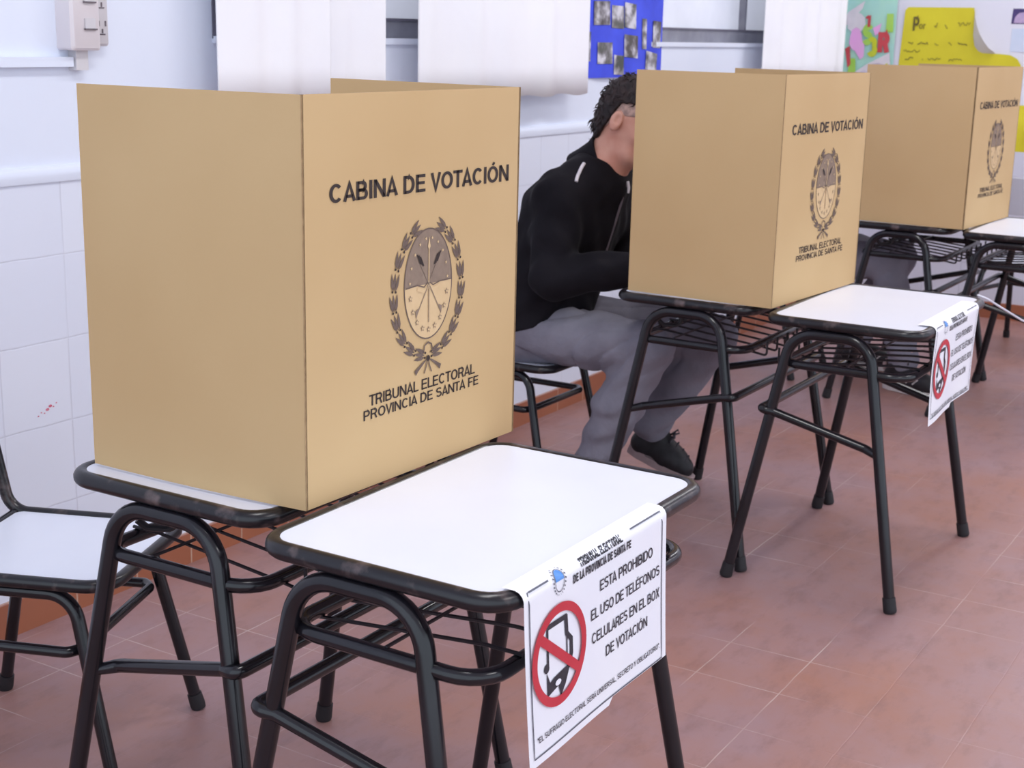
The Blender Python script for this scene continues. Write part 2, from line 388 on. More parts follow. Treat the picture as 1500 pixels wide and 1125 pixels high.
def window(n, x0, x1, mull):
    w = MB()
    y0, y1 = WY+.05, WY+.11
    w.box((x0,y0,SILL+.006),(x1,y1,SILL+.062)); w.box((x0,y0,2.49),(x1,y1,2.55))
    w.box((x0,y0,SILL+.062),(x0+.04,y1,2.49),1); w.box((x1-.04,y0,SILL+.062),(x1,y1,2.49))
    for mx in mull: w.box((mx-.012,y0-.004,SILL+.062),(mx+.012,y1,2.49))
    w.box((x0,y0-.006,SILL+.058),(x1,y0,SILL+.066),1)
    fr = struct(w.build('window_%d' % n, [M['alu'], M['darkframe']]))
    p = MB(); p.box((x0+.04,y0+.025,SILL+.06),(x1-.04,y0+.031,2.49)); p.build('pane', M['glass'], fr)
    s = MB(); s.box((x0,WY-.012,SILL-.012),(x1,WY+.05,SILL+.006)); s.build('sill', M['wall'], fr)
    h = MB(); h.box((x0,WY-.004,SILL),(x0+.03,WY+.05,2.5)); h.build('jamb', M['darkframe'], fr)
    return fr
window(1, W1[0], W1[1], (3.60, 4.2))
window(2, W2[0], W2[1], (6.50, 6.95))

sm = MB()
for q in range(7):
    t = q/6; x0 = 2.225+.055*t; z0 = .512+.022*t+.004*math.sin(q*2.1); r0 = .0035 if q in (3, 4) else .0016
    sm.poly([(x0+r0*1.6*math.cos(k*PI/4), WY-.0068, z0+r0*math.sin(k*PI/4)) for k in range(8)])
sm.build('red_smudge', mat('red_smear', srgb(214,140,160), .6, srgb(206,84,110), 60), bpy.data.objects['trim_1'])
# ------------------------------------------------------------------ curtains
def curtain(label, x0, x1, hem, folds, amp, y=2.572, seed=0, taper=0.0):
    rnd = random.Random(seed); nx, nz = 120, 14; top = 2.62
    ph = [rnd.uniform(0, 6.28) for _ in range(4)]
    vs = []; fs = []
    for j in range(nz+1):
        t = j/nz; z = top + (hem-top)*t
        for i in range(nx+1):
            u = i/nx; x = x0 + (x1-x0)*u + taper*t*(u-.5)
            w = math.sin(u*folds*2*PI + ph[0]) + .45*math.sin(u*folds*3.1*PI + ph[1]) + .3*math.sin(u*folds*1.1*PI+ph[2])
            zz = z + (.004*math.sin(u*folds*2*PI+ph[3]) if j == nz else 0)
            vs.append((x, y + amp*(1-.45*t)*w/1.5, zz))
    for j in range(nz):
        for i in range(nx):
            a = j*(nx+1)+i; fs.append((a, a+1, a+nx+2, a+nx+1))
    mb = MB().add(vs, fs); o = mb.build('curtain', M['curtain'], smooth=True)
    md = o.modifiers.new('thick', 'SOLIDIFY'); md.thickness = .003
    tag(o, label, 'curtain', 'white curtains along the window wall')
    r = MB().tube([(x0-.04,2.572,2.63),(x1+.04,2.572,2.63)], .011); r.build('curtain_rod', M['alu'], o, True)
    return o
curtain('leftmost white curtain, above the nearest voting booth beside the dark window jamb', 2.785, 3.225, 1.215, 2.4, .017, seed=3)
curtain('white curtain hanging just left of the narrow window gap behind the nearest booth', 3.222, 3.525, 1.20, 1.6, .011, y=2.604, seed=8)
curtain('wide white curtain between the narrow window gap and the blue photo poster', 3.652, 4.725, 1.205, 4.6, .018, seed=11)
curtain('white curtain behind the middle booth, beside the collage of paper letters', 6.40, 7.53, 1.20, 4.4, .018, seed=14)

# ------------------------------------------------------------------ wall socket and cable trunking
sw = thing('switch_box', 'cream switch and socket box mounted on the wall at the upper left', 'switch box', (2.40, WY, 1.45))
def rbox(cx, cz, w, h, d, r, y0=0):
    mb = MB(); poly = rrect(w, h, r, 4); n = len(poly)
    rings = [(1.0, 0), (1.0, -d+.006), (.0, -d)]
    vs = []
    for k in range(3):
        for x, z in poly:
            ins = .006 if k == 2 else 0
            sx = x*(1-2*ins/w); sz = z*(1-2*ins/h); vs.append((cx+sx, y0+rings[k][1], cz+sz))
    fs = []
    for k in range(2):
        for i in range(n): fs.append((k*n+i, k*n+(i+1)%n, (k+1)*n+(i+1)%n, (k+1)*n+i))
    fs.append(tuple(2*n+i for i in range(n)))
    return mb.add(vs, fs)
rbox(-.012, 0, .088, .19, .052, .008).build('switch_plate', M['plastic'], sw, True)
rbox(.052, -.003, .046, .165, .034, .008).build('socket_plate', M['plastic2'], sw, True)
for z in (.025, -.035):
    s = MB().box((-.018,-.056,z-.012),(.012,-.0525,z+.012)); k = s.build('switch', M['plastic2'], sw)
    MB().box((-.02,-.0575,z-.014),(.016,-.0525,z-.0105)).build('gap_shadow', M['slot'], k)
for z in (.022, -.038):
    s = MB()
    for sx in (-1, 1):
        s.box((.052+sx*.010-.002,-.0352,z-.002),(.052+sx*.010+.002,-.0338,z+.010))
    s.box((.050,-.0352,z-.018),(.054,-.0338,z-.008)); s.box((.044,-.0352,z-.022),(.060,-.0338,z-.019))
    s.build('socket_slots', M['slot'], sw)
tag(MB().box((1.0,WY-.022,1.318),(2.372,WY+.001,1.340)).build('cable_trunking', M['wall']), 'white horizontal cable trunking on the wall below the switch box', 'cable trunking')
tag(MB().box((2.376,WY-.026,1.31),(2.412,WY+.001,1.356)).build('trunking_joint', M['plastic2']), 'short cream cable cover joining the trunking to the switch box', 'cable cover')

# ------------------------------------------------------------------ desk
R_T = .0145
def rect_ring(x0, x1, y0, y1, z, rad, n=6):
    return fillet([(x0,y0,z),(x1,y0,z),(x1,y1,z),(x0,y1,z)], rad, n, True)
def make_desk(label, loc, rz, oy=.028, rack=(-.178,.155)):
    t = thing('school_desk', label, 'desk', loc, rz, 'school desks pushed together in pairs')
    W, D = .587, .377
    mb = MB(); p = rrect(W+.006, D+.006, .034, 6); mb.prism(p, .703, .7195); mb.build('desktop', M['laminate'], t)
    cx, cy = W/2+.011, D/2+.011
    MB().tube(rect_ring(-cx,cx,-cy,cy,.7085,.046), .0138, True, 14).build('rim', M['worn_paint'], t, True)
    for s in (-1, 1):
        xt, xf = s*.3035, s*.354
        zt = .6815
        def P(yy, z): return (xf + (xt-xf)*z/zt, oy+yy, z)
        half = lambda z: .227-.2*z
        pts = [P(-half(.022),.022), P(-half(zt)-.012,zt), P(half(zt)+.012,zt), P(half(.022),.022)]
        leg = MB().tube(fillet(pts, [0,.075,.075,0], 8), R_T, False, 14).build('leg_frame', M['black_paint'], t, True)
        for q in (-1, 1):
            a = Vector(P(q*half(0.0), 0)); b = Vector(P(q*half(.04), .04))
            MB().tube([a+Vector((0,0,.001)), a+(b-a)*.15, a+(b-a)*.3, b], [.0155,.0175,.0172,.0165], False, 14).build('foot_cap', M['rubber'], leg, True)
    # foot stretcher: flattened ends on the sitter's side, wrapped around the far legs
    def lx(s, z): return s*(.354 + (.3035-.354)*z/.6815)
    z0, z1 = .392, .474; y0 = oy-(.227-.2*z0); y1 = oy+(.227-.2*z1)+.034
    pts = []; rad = []
    for s in (-1, 1):
        a = [(lx(s,z0)-s*.002, y0-.006, z0), (lx(s,z0)-s*.020, y0+.035, z0+.012), (lx(s,z1)+s*.026, y1-.034, z1-.006), (lx(s,z1)+s*.024, y1, z1)]
        a = [(p[0] if i < 2 else lx(s,z1)+s*.018*(0.2 if i == 2 else .9), p[1], p[2]) for i, p in enumerate(a)]
        pts += a if s < 0 else list(reversed(a))
    path = fillet(pts, [0,.03,.02,.035,.035,.02,.03,0], 6)
    rr = [.0115]*len(path); rr[0] = rr[-1] = .009
    MB().tube(path, rr, False, 12).build('stretcher', M['black_paint'], t, True)
    # book rack under the top
    zr = .598; xr = abs(lx(1, zr))-.004
    rk = MB().tube(rect_ring(-xr,xr,rack[0],rack[1],zr,.055), .0115, True, 12).build('book_rack', M['black_paint'], t, True)
    for i in range(7):
        x = -.225+.075*i
        w = fillet([(x,rack[0]-.008,zr+.0135),(x,rack[0]+.05,zr+.0135),(x,rack[1],zr-.0145),(x,rack[1]+.038,zr-.020),(x,rack[1]+.038,zr+.02)], [0,.03,.02,.008,0], 4)
        MB().tube(w, .0032, False, 6).build('rack_wire', M['hook'], rk, True)
    for y in (-.02,):
        zz = zr + .0135 - .028*(y+.13)/.31 + .0055
        MB().tube([(-xr,y,zz+.003),(xr,y,zz+.003)], .003, False, 6).build('rack_wire', M['hook'], rk, True)
    hk = fillet([(.262,-.030,.694),(.240,-.03,.665),(.238,-.035,.632),(.262,-.075,.634),(.272,-.085,.648)], [0,.015,.02,.012,0], 5)
    MB().tube(hk, .006, False, 8).build('bag_hook', M['hook'], t, True)
    return t
D11 = make_desk('nearest school desk, white top with the large no-phones notice taped to its edge', (1.758,1.088,0), -.004)
DESKS = {}
DESKS['10'] = D10 = make_desk('school desk holding the nearest voting booth, close to the left wall', (1.828,1.552,0), PI, .009, (-.135,.182))
DESKS['21'] = dup(D11, (3.794,1.142,0), -.002, 'white-topped school desk in the middle pair with the second no-phones notice on its edge')
DESKS['20'] = dup(D10, (3.852,1.612,0), PI, 'school desk holding the middle voting booth, in front of the seated man in black')
DESKS['31'] = dup(D11, (5.83,1.168,0), 0, 'empty white-topped school desk at the right picture edge, beside the farthest booth')
DESKS['30'] = dup(D10, (5.88,1.638,0), PI, 'school desk holding the farthest voting booth')

# ------------------------------------------------------------------ chair
def make_chair(label, loc, rz):
    t = thing('school_chair', label, 'chair', loc, rz, 'school chairs with black tube frames')
    w, d, z = .345, .355, .425
    MB().prism(rrect(w, d, .03, 6), z-.012, z-.0005).build('seat', M['laminate'], t)
    hx, hy = w/2+.008, d/2+.010
    pts = [(-hx+.012,.285,.86),(-hx,.225,.56),(-hx,.175,z-.006),(-hx,-hy,z-.006),(hx,-hy,z-.006),(hx,.175,z-.006),(hx,.225,.56),(hx-.012,.285,.86)]
    pts = [pts[0], pts[1], (-hx,hy+.01,z-.006), pts[3], pts[4], (hx,hy+.01,z-.006), pts[6], pts[7]]
    fr = MB().tube(fillet(pts, [0,.1,.05,.055,.055,.05,.1,0], 7), .0125, False, 14).build('frame', M['worn_paint'], t, True)
    MB().tube([(-hx,hy-.006,z-.006),(hx,hy-.006,z-.006)], .010, False, 12).build('rear_rail', M['black_paint'], t, True)
    # curved laminate backrest
    b = MB(); vs = []; fs = []; nx, nz = 10, 2
    for k in range(2):
        for j in range(nz+1):
            zz = .66+.17*j/nz; yy = .225+.06*(zz-.56)/.30
            for i in range(nx+1):
                u = -1+2*i/nx; vs.append((u*(hx-.004), yy+.018*(1-u*u)-.006+k*.010, zz))
    st = (nx+1)*(nz+1)
    for k in range(2):
        for j in range(nz):
            for i in range(nx):
                a = k*st+j*(nx+1)+i; q = (a,a+1,a+nx+2,a+nx+1); fs.append(q if k == 0 else tuple(reversed(q)))
    for i in range(nx):
        fs.append((i+1,i,st+i,st+i+1)); a = nz*(nx+1)+i; fs.append((a,a+1,st+a+1,st+a))
    for j in range(nz):
        a = j*(nx+1); fs.append((a,a+nx+1,st+a+nx+1,st+a)); a += nx; fs.append((a+nx+1,a,st+a,st+a+nx+1))
    b.add(vs, fs).build('backrest', M['laminate'], t)
    zt = .395; oy = .025
    def half(z): return .2225 - .24*z
    for s in (-1, 1):
        xt, xf = s*.166, s*.20
        def P(yy, zz): return (xf+(xt-xf)*zz/zt, oy+yy, zz)
        pp = [P(-half(.02),.02), P(-half(zt)-.008,zt), P(half(zt)+.008,zt), P(half(.02),.02)]
        leg = MB().tube(fillet(pp, [0,.06,.06,0], 8), .0130, False, 14).build('leg_frame', M['black_paint'], t, True)
        for q in (-1, 1):
            a = Vector(P(q*half(0), 0)); bb = Vector(P(q*half(.035), .035))
            MB().tube([a+Vector((0,0,.001)), a+(bb-a)*.3, bb], [.015,.0165,.0155], False, 14).build('foot_cap', M['rubber'], leg, True)
    zs = .285; xs = .20-.034*zs/zt
    ys = oy-half(zs)
    pp = [(-xs+.004,oy+half(zs),zs),(-xs-.002,ys+.03,zs),(-xs+.02,ys+.012,zs),(xs-.02,ys+.012,zs),(xs+.002,ys+.03,zs),(xs-.004,oy+half(zs),zs)]
    MB().tube(fillet(pp, [0,.015,.02,.02,.015,0], 4), .0105, False, 12).build('stretcher', M['black_paint'], t, True)
    return t
C1 = make_chair('empty white-seated school chair at the left picture edge beside the nearest desks', (1.815,2.13,0), math.radians(21.9))
C2 = dup(C1, (3.875,2.30,0), 0, 'school chair carrying the seated man in black')
C3 = dup(C1, (5.93,2.28,0), 0, 'school chair carrying the hidden voter behind the farthest booth')
C4 = dup(C1, (7.02,1.40,0), math.radians(75), 'school chair by the end wall at the far right edge, only its backrest showing')

# ------------------------------------------------------------------ voting booths
BH, BT, BL, BZ = .6035, .557, .432, .7235
def crest():
    """shield with stars and arrows, laurel wreath and ribbon, in the front panel's (u, v) plane"""
    mb = MB(); Z = lambda vs, k=0: [(x, -.0007-.0003*k, y) for x, y in vs]
    cx, cy, rx, ry = .298, .301, .063, .0885
    N = 40
    top = [(cx+rx*math.cos(a), cy+ry*math.sin(a)) for a in [PI*i/N for i in range(N+1)]]
    bot = [(cx+rx*math.cos(a), cy+ry*math.sin(a)) for a in [PI+PI*i/N for i in range(N+1)]]
    mb.poly(Z(top), 1); mb.poly(Z(bot), 2)
    v, f = ring2(cx, cy, rx+.0012, ry+.0012, .0022); mb.add(Z(v,1), f, 3)
    v, f = strip2([(cx-rx+.002, cy-.001), (cx-.03, cy+.001), (cx-.012, cy-.004), (cx, cy+.004), (cx+.012, cy-.003), (cx+.03, cy+.001), (cx+rx-.002, cy+.001)], .0022); mb.add(Z(v,2), f, 3)
    v, f = strip2([(cx-.03, cy-.005), (cx-.012, cy-.011), (cx, cy-.003), (cx+.012, cy-.010), (cx+.03, cy-.005)], .006); mb.add(Z(v,2), f, 2)
    # spear and two crossed arrows
    v, f = strip2([(cx, cy+.066), (cx, cy-.062)], .0026); mb.add(Z(v,3), f, 2)
    v, f = strip2([(cx, cy-.004), (cx, cy-.062)], .0018); mb.add(Z(v,4), f, 1)
    mb.poly(Z([(cx-.0035,cy+.06),(cx,cy+.054),(cx+.0035,cy+.06),(cx,cy+.076)],4), 2)
    for s in (-1, 1):
        v, f = strip2([(cx-s*.022, cy+.034), (cx+s*.030, cy-.045)], .0018); mb.add(Z(v,3), f, 1 if s else 2)
        mb.poly(Z([(cx+s*.026,cy-.036),(cx+s*.036,cy-.040),(cx+s*.033,cy-.053)],4), 1)
        for k in range(3):
            o = s*(.031-.004*k)
            v, f = strip2([(cx+o, cy+.050-.002*k), (cx+o-s*.009, cy+.034-.002*k)], .0028); mb.add(Z(v,4), f, 0)
    # stars round the shield
    def star(x, y, r, mi, k):
        p = []
        for i in range(10):
            a = PI/2+PI*i/5; q = r if i % 2 == 0 else r*.42; p.append((x+q*math.cos(a), y+q*math.sin(a)))
        c = [(x, y)]; vs = Z(c+p, k); mb.add(vs, [(0, 1+i, 1+(i+1) % 10) for i in range(10)], mi)
    for i in range(19):
        a = PI/2 + 2*PI*(i+.5)/19
        x, y = cx+.050*math.cos(a), cy+.074*math.sin(a)
        star(x, y, .0032 if y > cy else .0058, 2 if y > cy else 1, 4)
        if y <= cy: star(x, y, .0036, 2, 5)
    # laurel wreath
    for s in (-1, 1):
        n = 9
        for i in range(n):
            t = i/(n-1); a = math.radians(-84+s*0+ (84+60)*t)
            ax, ay = .090, .104
            def pt(aa): return (cx+s*ax*math.cos(aa), cy-.012+ay*math.sin(aa)*(1.0 if aa < 0 else 1.05))
            p0 = pt(a); p1 = pt(a+.16); d = Vector((p1[0]-p0[0], p1[1]-p0[1])).normalized(); nn = Vector((-d.y, d.x))
            L = .0285
            for off, ang in ((0,0),(.0036,.22),(-.0036,-.22)):
                dd = Vector((d.x*math.cos(ang)-d.y*math.sin(ang), d.x*math.sin(ang)+d.y*math.cos(ang)))
                n2 = Vector((-dd.y, dd.x)); b = Vector(p0)+nn*off
                wid = .0034
                leaf = [b, b+dd*L*.3-n2*wid, b+dd*L*.65-n2*wid*.8, b+dd*L, b+dd*L*.65+n2*wid*.8, b+dd*L*.3+n2*wid]
                mb.poly(Z([tuple(q) for q in leaf], 1+(off != 0)), 3)
            for q in (-1, 1):
                c = Vector(p0)-d*.001+nn*q*.004; r = .0022
                mb.poly(Z([(c.x+r*math.cos(k*PI/3), c.y+r*math.sin(k*PI/3)) for k in range(6)], 3), 0)
    # ribbon bow under the shield
    bx, by = .297, .180
    for s in (-1, 1):
        mb.poly(Z([(bx,by),(bx+s*.012,by-.004),(bx+s*.036,by-.016),(bx+s*.032,by-.024),(bx+s*.026,by-.018)], 4), 3)
        v, f = strip2([(bx+s*.001,by),(bx+s*.004,by-.012),(bx+s*.010,by-.024)], .0025); mb.add(Z(v,4), f, 3)
    v, f = strip2([(bx-.012,by+.012),(bx-.009,by+.022),(bx,by+.026),(bx+.009,by+.022),(bx+.012,by+.012)], .003); mb.add(Z(v,4), f, 3)
    mb.poly(Z([(bx+.005*math.cos(k*PI/4), by+.005*math.sin(k*PI/4)) for k in range(8)], 5), 0)
    return mb
def lettering_meshes():
    out = []
    for s, x0, x1, y, c, b in (('CABINA DE VOTACIÓN', .058,.524,.4485,.0275,.013), ('TRIBUNAL ELECTORAL', .148,.432,.1295,.0175,.004), ('PROVINCIA DE SANTA FE', .134,.443,.1085,.0160,.004)):
        v, f = text_fit(s, x0, x1, y, c, b); out.append(MB().add([(p[0], -.0008, p[1]) for p in v], f))
    return out
def panel(P_of, nu=10, nv=10, T=.005):
    """cardboard sheet: P_of(u, v, k) gives the point on face k (0 outer, 1 inner)"""
    mb = MB(); vs = []; fs = []; mi = []
    for k in (0, 1):
        for j in range(nv+1):
            for i in range(nu+1): vs.append(P_of(i/nu, j/nv, k*T))
    st = (nu+1)*(nv+1)
    for k in (0, 1):
        for j in range(nv):
            for i in range(nu):
                a = k*st+j*(nu+1)+i; q = (a,a+1,a+nu+2,a+nu+1); fs.append(q if k == 0 else q[::-1]); mi.append(0)
    for i in range(nu):
        a = i; fs.append((a+1,a,st+a,st+a+1)); mi.append(1); a = nv*(nu+1)+i; fs.append((a,a+1,st+a+1,st+a)); mi.append(1)
    for j in range(nv):
        a = j*(nu+1); fs.append((a,a+nu+1,st+a+nu+1,st+a)); mi.append(1); a += nu; fs.append((a+nu+1,a,st+a,st+a+nu+1)); mi.append(1)
    mb.add(vs, fs); mb.m = mi
    return mb
CREST = LETT = None
def booth(label, loc, th, ph, om, twist=0.0, bow=0.0):
    global CREST, LETT
    t = thing('voting_booth', label, 'voting booth', (loc[0], loc[1], BZ), th, 'folded cardboard voting booths on the desks')
    panel(lambda u, v, k: (u*BT, k, v*BH)).build('front_panel', [M['card'], M['card_edge']], t)
    def side(ang, x0, sgn, tw=0., bw=0.):
        def f(u, v, k):
            a = PI/2 + ang + tw*(1-v)**2*u
            dx, dy = math.cos(a), math.sin(a)
            L = BL*u; off = bw*math.sin(PI*u)*(1-.3*v)
            return (x0 + dx*L + (sgn*k-off)*dy, dy*L - (sgn*k-off)*dx*0 + .0, v*BH)
        return f
    panel(side(ph, 0, 1, twist, bow)).build('side_panel', [M['card'], M['card_edge']], t)
    panel(side(om, BT, -1)).build('side_panel', [M['card'], M['card_edge']], t)
    MB().box((-.0006,-.0006,0),(.0012,0,BH)).build('fold_crease', M['card_edge'], t)
    if CREST is None:
        c = crest().build('printed_crest', [M['ink'], M['ink_soft'], M['ink_pale'], M['ink_mid']], t); CREST = c.data
        LETT = [l.build('lettering', M['ink'], t).data for l in lettering_meshes()]
    else:
        link('printed_crest', CREST, t)
        for l in LETT: link('lettering', l, t)
    return t
booth('large cardboard voting booth nearest the camera, its printed lettering fully readable', (1.571,1.303), -.0318, .0512, -.0454, twist=-.0, bow=0.006)
booth('cardboard voting booth in the middle, hiding the face of the man in black', (3.548,1.358), -.0739, .030, -.0194)
booth('cardboard voting booth farthest from the camera, below the yellow poster', (5.562,1.3795), -.0699, 0, 0)

# ------------------------------------------------------------------ no-phones notices (A3 sheets folded over the desk edge)
def notice(label, origin, ysign, shear, flat, wave, tableW=.42):
    """origin = (x of left edge, y of rim tube centre, z of tube centre)"""
    ox, oy, oz = origin; r = .0152
    arc = r*PI/2
    def P(u, s, e=0.0):
        if s < flat: y, z, ny, nz = oy+(flat-s), oz+r, 0, 1
        elif s < flat+arc:
            a = (s-flat)/r; y, z, ny, nz = oy-r*math.sin(a), oz+r*math.cos(a), -math.sin(a), math.cos(a)
        else:
            q = s-flat-arc; y, z, ny, nz = oy-r-wave*math.sin(u*9+.6)*(q/.25)**1.3*.5 - wave*.6*(q/.25)**2*(1+math.cos(u*15)), oz-q, -1, 0
        x = ox + u + shear*max(0, s-flat)/.25
        return (x, y+ny*e, z+nz*e)
    H = .297 if flat < .02 else .30
    t = thing('paper_notice', label, 'notice', (ox+.21, oy, oz), 0, 'no-phones notices taped to desk edges')
    inv = Matrix.Translation(Vector((-(ox+.21), -oy, -oz)))
    L = lambda p: tuple(inv @ Vector(p))
    cut = lambda u: H - .012 - (.02*math.exp(-((u-.25)/.05)**2)*0) - (.010 if u > .235 else 0)*min(1, (u-.235)/.01) 
    nu, ns = 36, 44; vs = []; fs = []
    for j in range(ns+1):
        for i in range(nu+1):
            u = .42*i/nu; vs.append(L(P(u, cut(u)*j/ns)))
    for j in range(ns):
        for i in range(nu):
            a = j*(nu+1)+i; fs.append((a,a+nu+1,a+nu+2,a+1))
    sh = MB().add(vs, fs).build('sheet', M['paper'], t, True)
    e = .0012
    def put(name, geo, mt, par, ee=e):
        mb = MB()
        for (v, f) in geo: mb.add([L(P(p[0], p[1], ee)) for p in v], f)
        return mb.build(name, mt, par)
    def T(s, x0, x1, base, cap, b=0.0):
        v, f = text_fit(s, x0, x1, 0, cap, b); return [(p[0], base-p[1]) for p in v], f
    s0 = flat+arc      # where the sheet starts to hang
    def dense(pts, n=14):
        out = []
        for a, b in zip(pts[:-1], pts[1:]):
            for k in range(n): out.append((a[0]+(b[0]-a[0])*k/n, a[1]+(b[1]-a[1])*k/n))
        return out+[pts[-1]]
    bt = flat+.010; bb = .272
    put('border', [strip2(dense([(.088-.022, bt+.004), (.012, bt+.004), (.012, bb), (.404, bb), (.404, bt+.002), (.305, bt+.002)]), .0024)], M['greyline'], t)
    for q in (('TRIBUNAL ELECTORAL', .150,.275, s0-.002,.0125,.028), ('DE LA PROVINCIA DE SANTA FE', .128,.300, s0+.015,.0125,.028),
        ('ESTA PROHIBIDO', .205,.372, s0+.052,.0165,.0), ('EL USO DE TELÉFONOS', .178,.396, s0+.089,.0165,.0),
        ('CELULARES EN EL BOX', .180,.396, s0+.126,.0165,.0), ('DE VOTACIÓN', .222,.355, s0+.160,.0165,.0),
        ('"EL SUFRAGIO ELECTORAL SERÁ UNIVERSAL, SECRETO Y OBLIGATORIO".', .022,.397, s0+.212,.0085,.0)):
        put('lettering', [T(*q)], M['pblack'], t)
    # small crest on the header: dotted ring, blue upper half
    cx, cs = .092, flat+.022
    g = [ring2(cx, cs, .0125, .0165, .0012, 32)]
    for k in range(22):
        a = 2*PI*k/22; g.append(([(cx+(.0155+.002*math.cos(q))*math.cos(a)+.0012*math.sin(q), cs+(.0205)*math.sin(a)+.002*math.sin(q)) for q in (0,1.57,3.14,4.71)], [(0,1,2,3)]))
    em = put('printed_crest', g, M['greyline'], t)
    n = 16
    put('blue_field', [([(cx+.011*math.cos(PI*i/n), cs-.015*math.sin(PI*i/n)) for i in range(n+1)], [tuple(range(n+1))])], M['blue_print'], em)
    # prohibition sign: phone held in a hand under a red ring and bar
    px, ps, R = .086, s0+.103, .074
    ph = []
    rot = lambda x, y: (px+x, ps+y)
    def quad(*p): return ([rot(*q) for q in p], [tuple(range(len(p)))])
    ph.append(strip2([rot(-.030,-.048), rot(.022,-.048)], .008)); ph.append(strip2([rot(-.030,.012), rot(-.030,-.050)], .005))
    ph.append(strip2([rot(.020,-.050), rot(.022,-.022), rot(.034,-.010), rot(.034,.012), rot(.026,.030)], .009))
    ph.append(strip2([rot(.022,-.022), rot(.022,.026)], .003))
    ph.append(quad((-.034,.016),(-.034,.052),(-.004,.046),(.002,.064),(.016,.050),(.030,.026),(.016,.026),(-.016,.030),(-.026,.034)))
    ph.append(([rot(-.034+.007*math.cos(2*PI*k/12), .010+.007*math.sin(2*PI*k/12)) for k in range(12)], [tuple(range(12))]))
    put('phone_symbol', ph, M['pblack'], t)
    w = put('hand_highlight', [([rot(-.006+.008*math.cos(2*PI*k/12), .040+.0045*math.sin(2*PI*k/12)) for k in range(12)], [tuple(range(12))])], M['paper'], t, e*1.8)
    sg = [ring2(px, ps, R, R, .0135, 64), strip2(dense([rot(-.052,-.040), rot(.052,.040)], 8), .0145)]
    put('prohibition_sign', sg, M['red'], t, e*2.4)
    return t
notice('large white no-phones notice with red prohibition sign, hanging from the nearest desk', (1.480, .8885, .7085), -1, .018, .017, .004)
notice('smaller-looking white no-phones notice hanging from the white desk of the middle pair', (3.575, .9425, .7085), -1, -.050, .034, .010)

# white cord tied to the corner of the middle desk
cp = [(4.098,.960,.727),(4.112,.936,.717),(4.45,.898,.603),(4.75,.80,.53),(5.1,.72,.30),(5.3,.68,.08),(5.38,.66,.01),(5.6,.56,.006),(5.75,.3,.006)]
cp = fillet(cp, [0,.01]+[.3]*6+[0], 5)
tag(MB().tube(cp, .0030, False, 8).build('white_cord', M['white'], smooth=True), 'thin white cord running off the corner of the middle white desk', 'cord')

# ------------------------------------------------------------------ posters
def sheet(w, h, f, nu=12, nv=12):
    vs = []; fs = []
    for j in range(nv+1):
        for i in range(nu+1): vs.append(f(w*i/nu, h*j/nv))
    for j in range(nv):
        for i in range(nu):
            a = j*(nu+1)+i; fs.append((a,a+1,a+nu+2,a+nu+1))
    return MB().add(vs, fs)
# blue poster (on the pillar between the windows)
bp = thing('photo_poster', 'blue poster covered with black and white photos, above the seated man', 'poster', (4.86, WY, 1.255))
def bpf(x, z, e=0):
    return (x, -.001 - .012*math.sin(min(x,.65)/.66*PI)*max(0,(.35-z))/.35*1.6 - .004*math.sin(x*14)**2 - e, z)
sheet(.655, 1.0, bpf, 14, 20).build('sheet', M['blue'], bp, True)
for i, (x, z, w, h, a, k) in enumerate(((.052,.195,.125,.088,.02,0),(.190,.187,.095,.085,-.03,1),(.290,.190,.10,.095,-.06,2),(.080,.052,.115,.080,0,1),(.285,.078,.12,.086,-.05,0),
        (.205,.012,.075,.074,-.05,2),(.450,.108,.040,.118,-.02,1),(.545,.115,.085,.105,-.04,0),(.480,.030,.11,.072,-.12,2),(.004,.062,.030,.108,0,2),(.06,.34,.13,.09,.05,1),(.25,.36,.12,.1,-.05,2),(.45,.33,.12,.1,.04,0))):
    ca, sa = math.cos(a), math.sin(a); vs = []
    n = 4
    for jj in range(n+1):
        for ii in range(n+1):
            xx, zz = w*ii/n, h*jj/n; X = x+xx*ca-zz*sa; Zz = z+xx*sa+zz*ca; vs.append(bpf(X, Zz, .003))
    fs = [(j*(n+1)+i2, j*(n+1)+i2+1, (j+1)*(n+1)+i2+1, (j+1)*(n+1)+i2) for j in range(n) for i2 in range(n)]
    MB().add(vs, fs).build('pasted_photo', PH[k], bp)
# collage of paper letters on the end wall: local (u to the right as seen, v up) -> world (-y, z)
def EW(name, label, cat, y0, z0):
    t = thing(name, label, cat, (WX, y0, z0)); return t
lp = EW('letter_collage', 'mint green collage of colourful cut paper letters on the end wall by the curtain', 'poster', 2.655, 1.17)
def EP(u, v, e=0): return (-.001-e - .012*max(0, math.sin(v*5)), -u, v)
sheet(.285, .62, lambda u, v: EP(u, v, .0), 6, 10).build('backing_sheet', M['mint'], lp, True)
sheet(.055, .62, lambda u, v: EP(u-.048+.02*min(1, max(0, v-.04)*0)-.012*v*2+.03, v, -.006), 4, 10).build('dark_edge_strip', M['teal'], lp, True)
def cardpoly(name, pts, m, e, par=None, f=EP):
    return MB().poly([f(u, v, e) for u, v in pts]).build(name, m, par or lp)
def letter(s, u0, u1, v0, cap, m, e, b=.03, par=None, f=EP, name='paper_letter'):
    v, fc = text_fit(s, u0, u1, v0, cap, b); return MB().add([f(p[0], p[1], e) for p in v], fc).build(name, m, par or lp)
blob = lambda cx, cy, rx, ry, n=12, a0=0: [(cx+rx*math.cos(a0+2*PI*k/n)*(1+.12*math.sin(3*k)), cy+ry*math.sin(a0+2*PI*k/n)) for k in range(n)]
cardpoly('paper_scrap', [(.00,.30),(.10,.41),(.11,.45),(.02,.39)], M['palecard'], .004)
cardpoly('paper_scrap', blob(.072,.335,.050,.055), M['palecard'], .005)
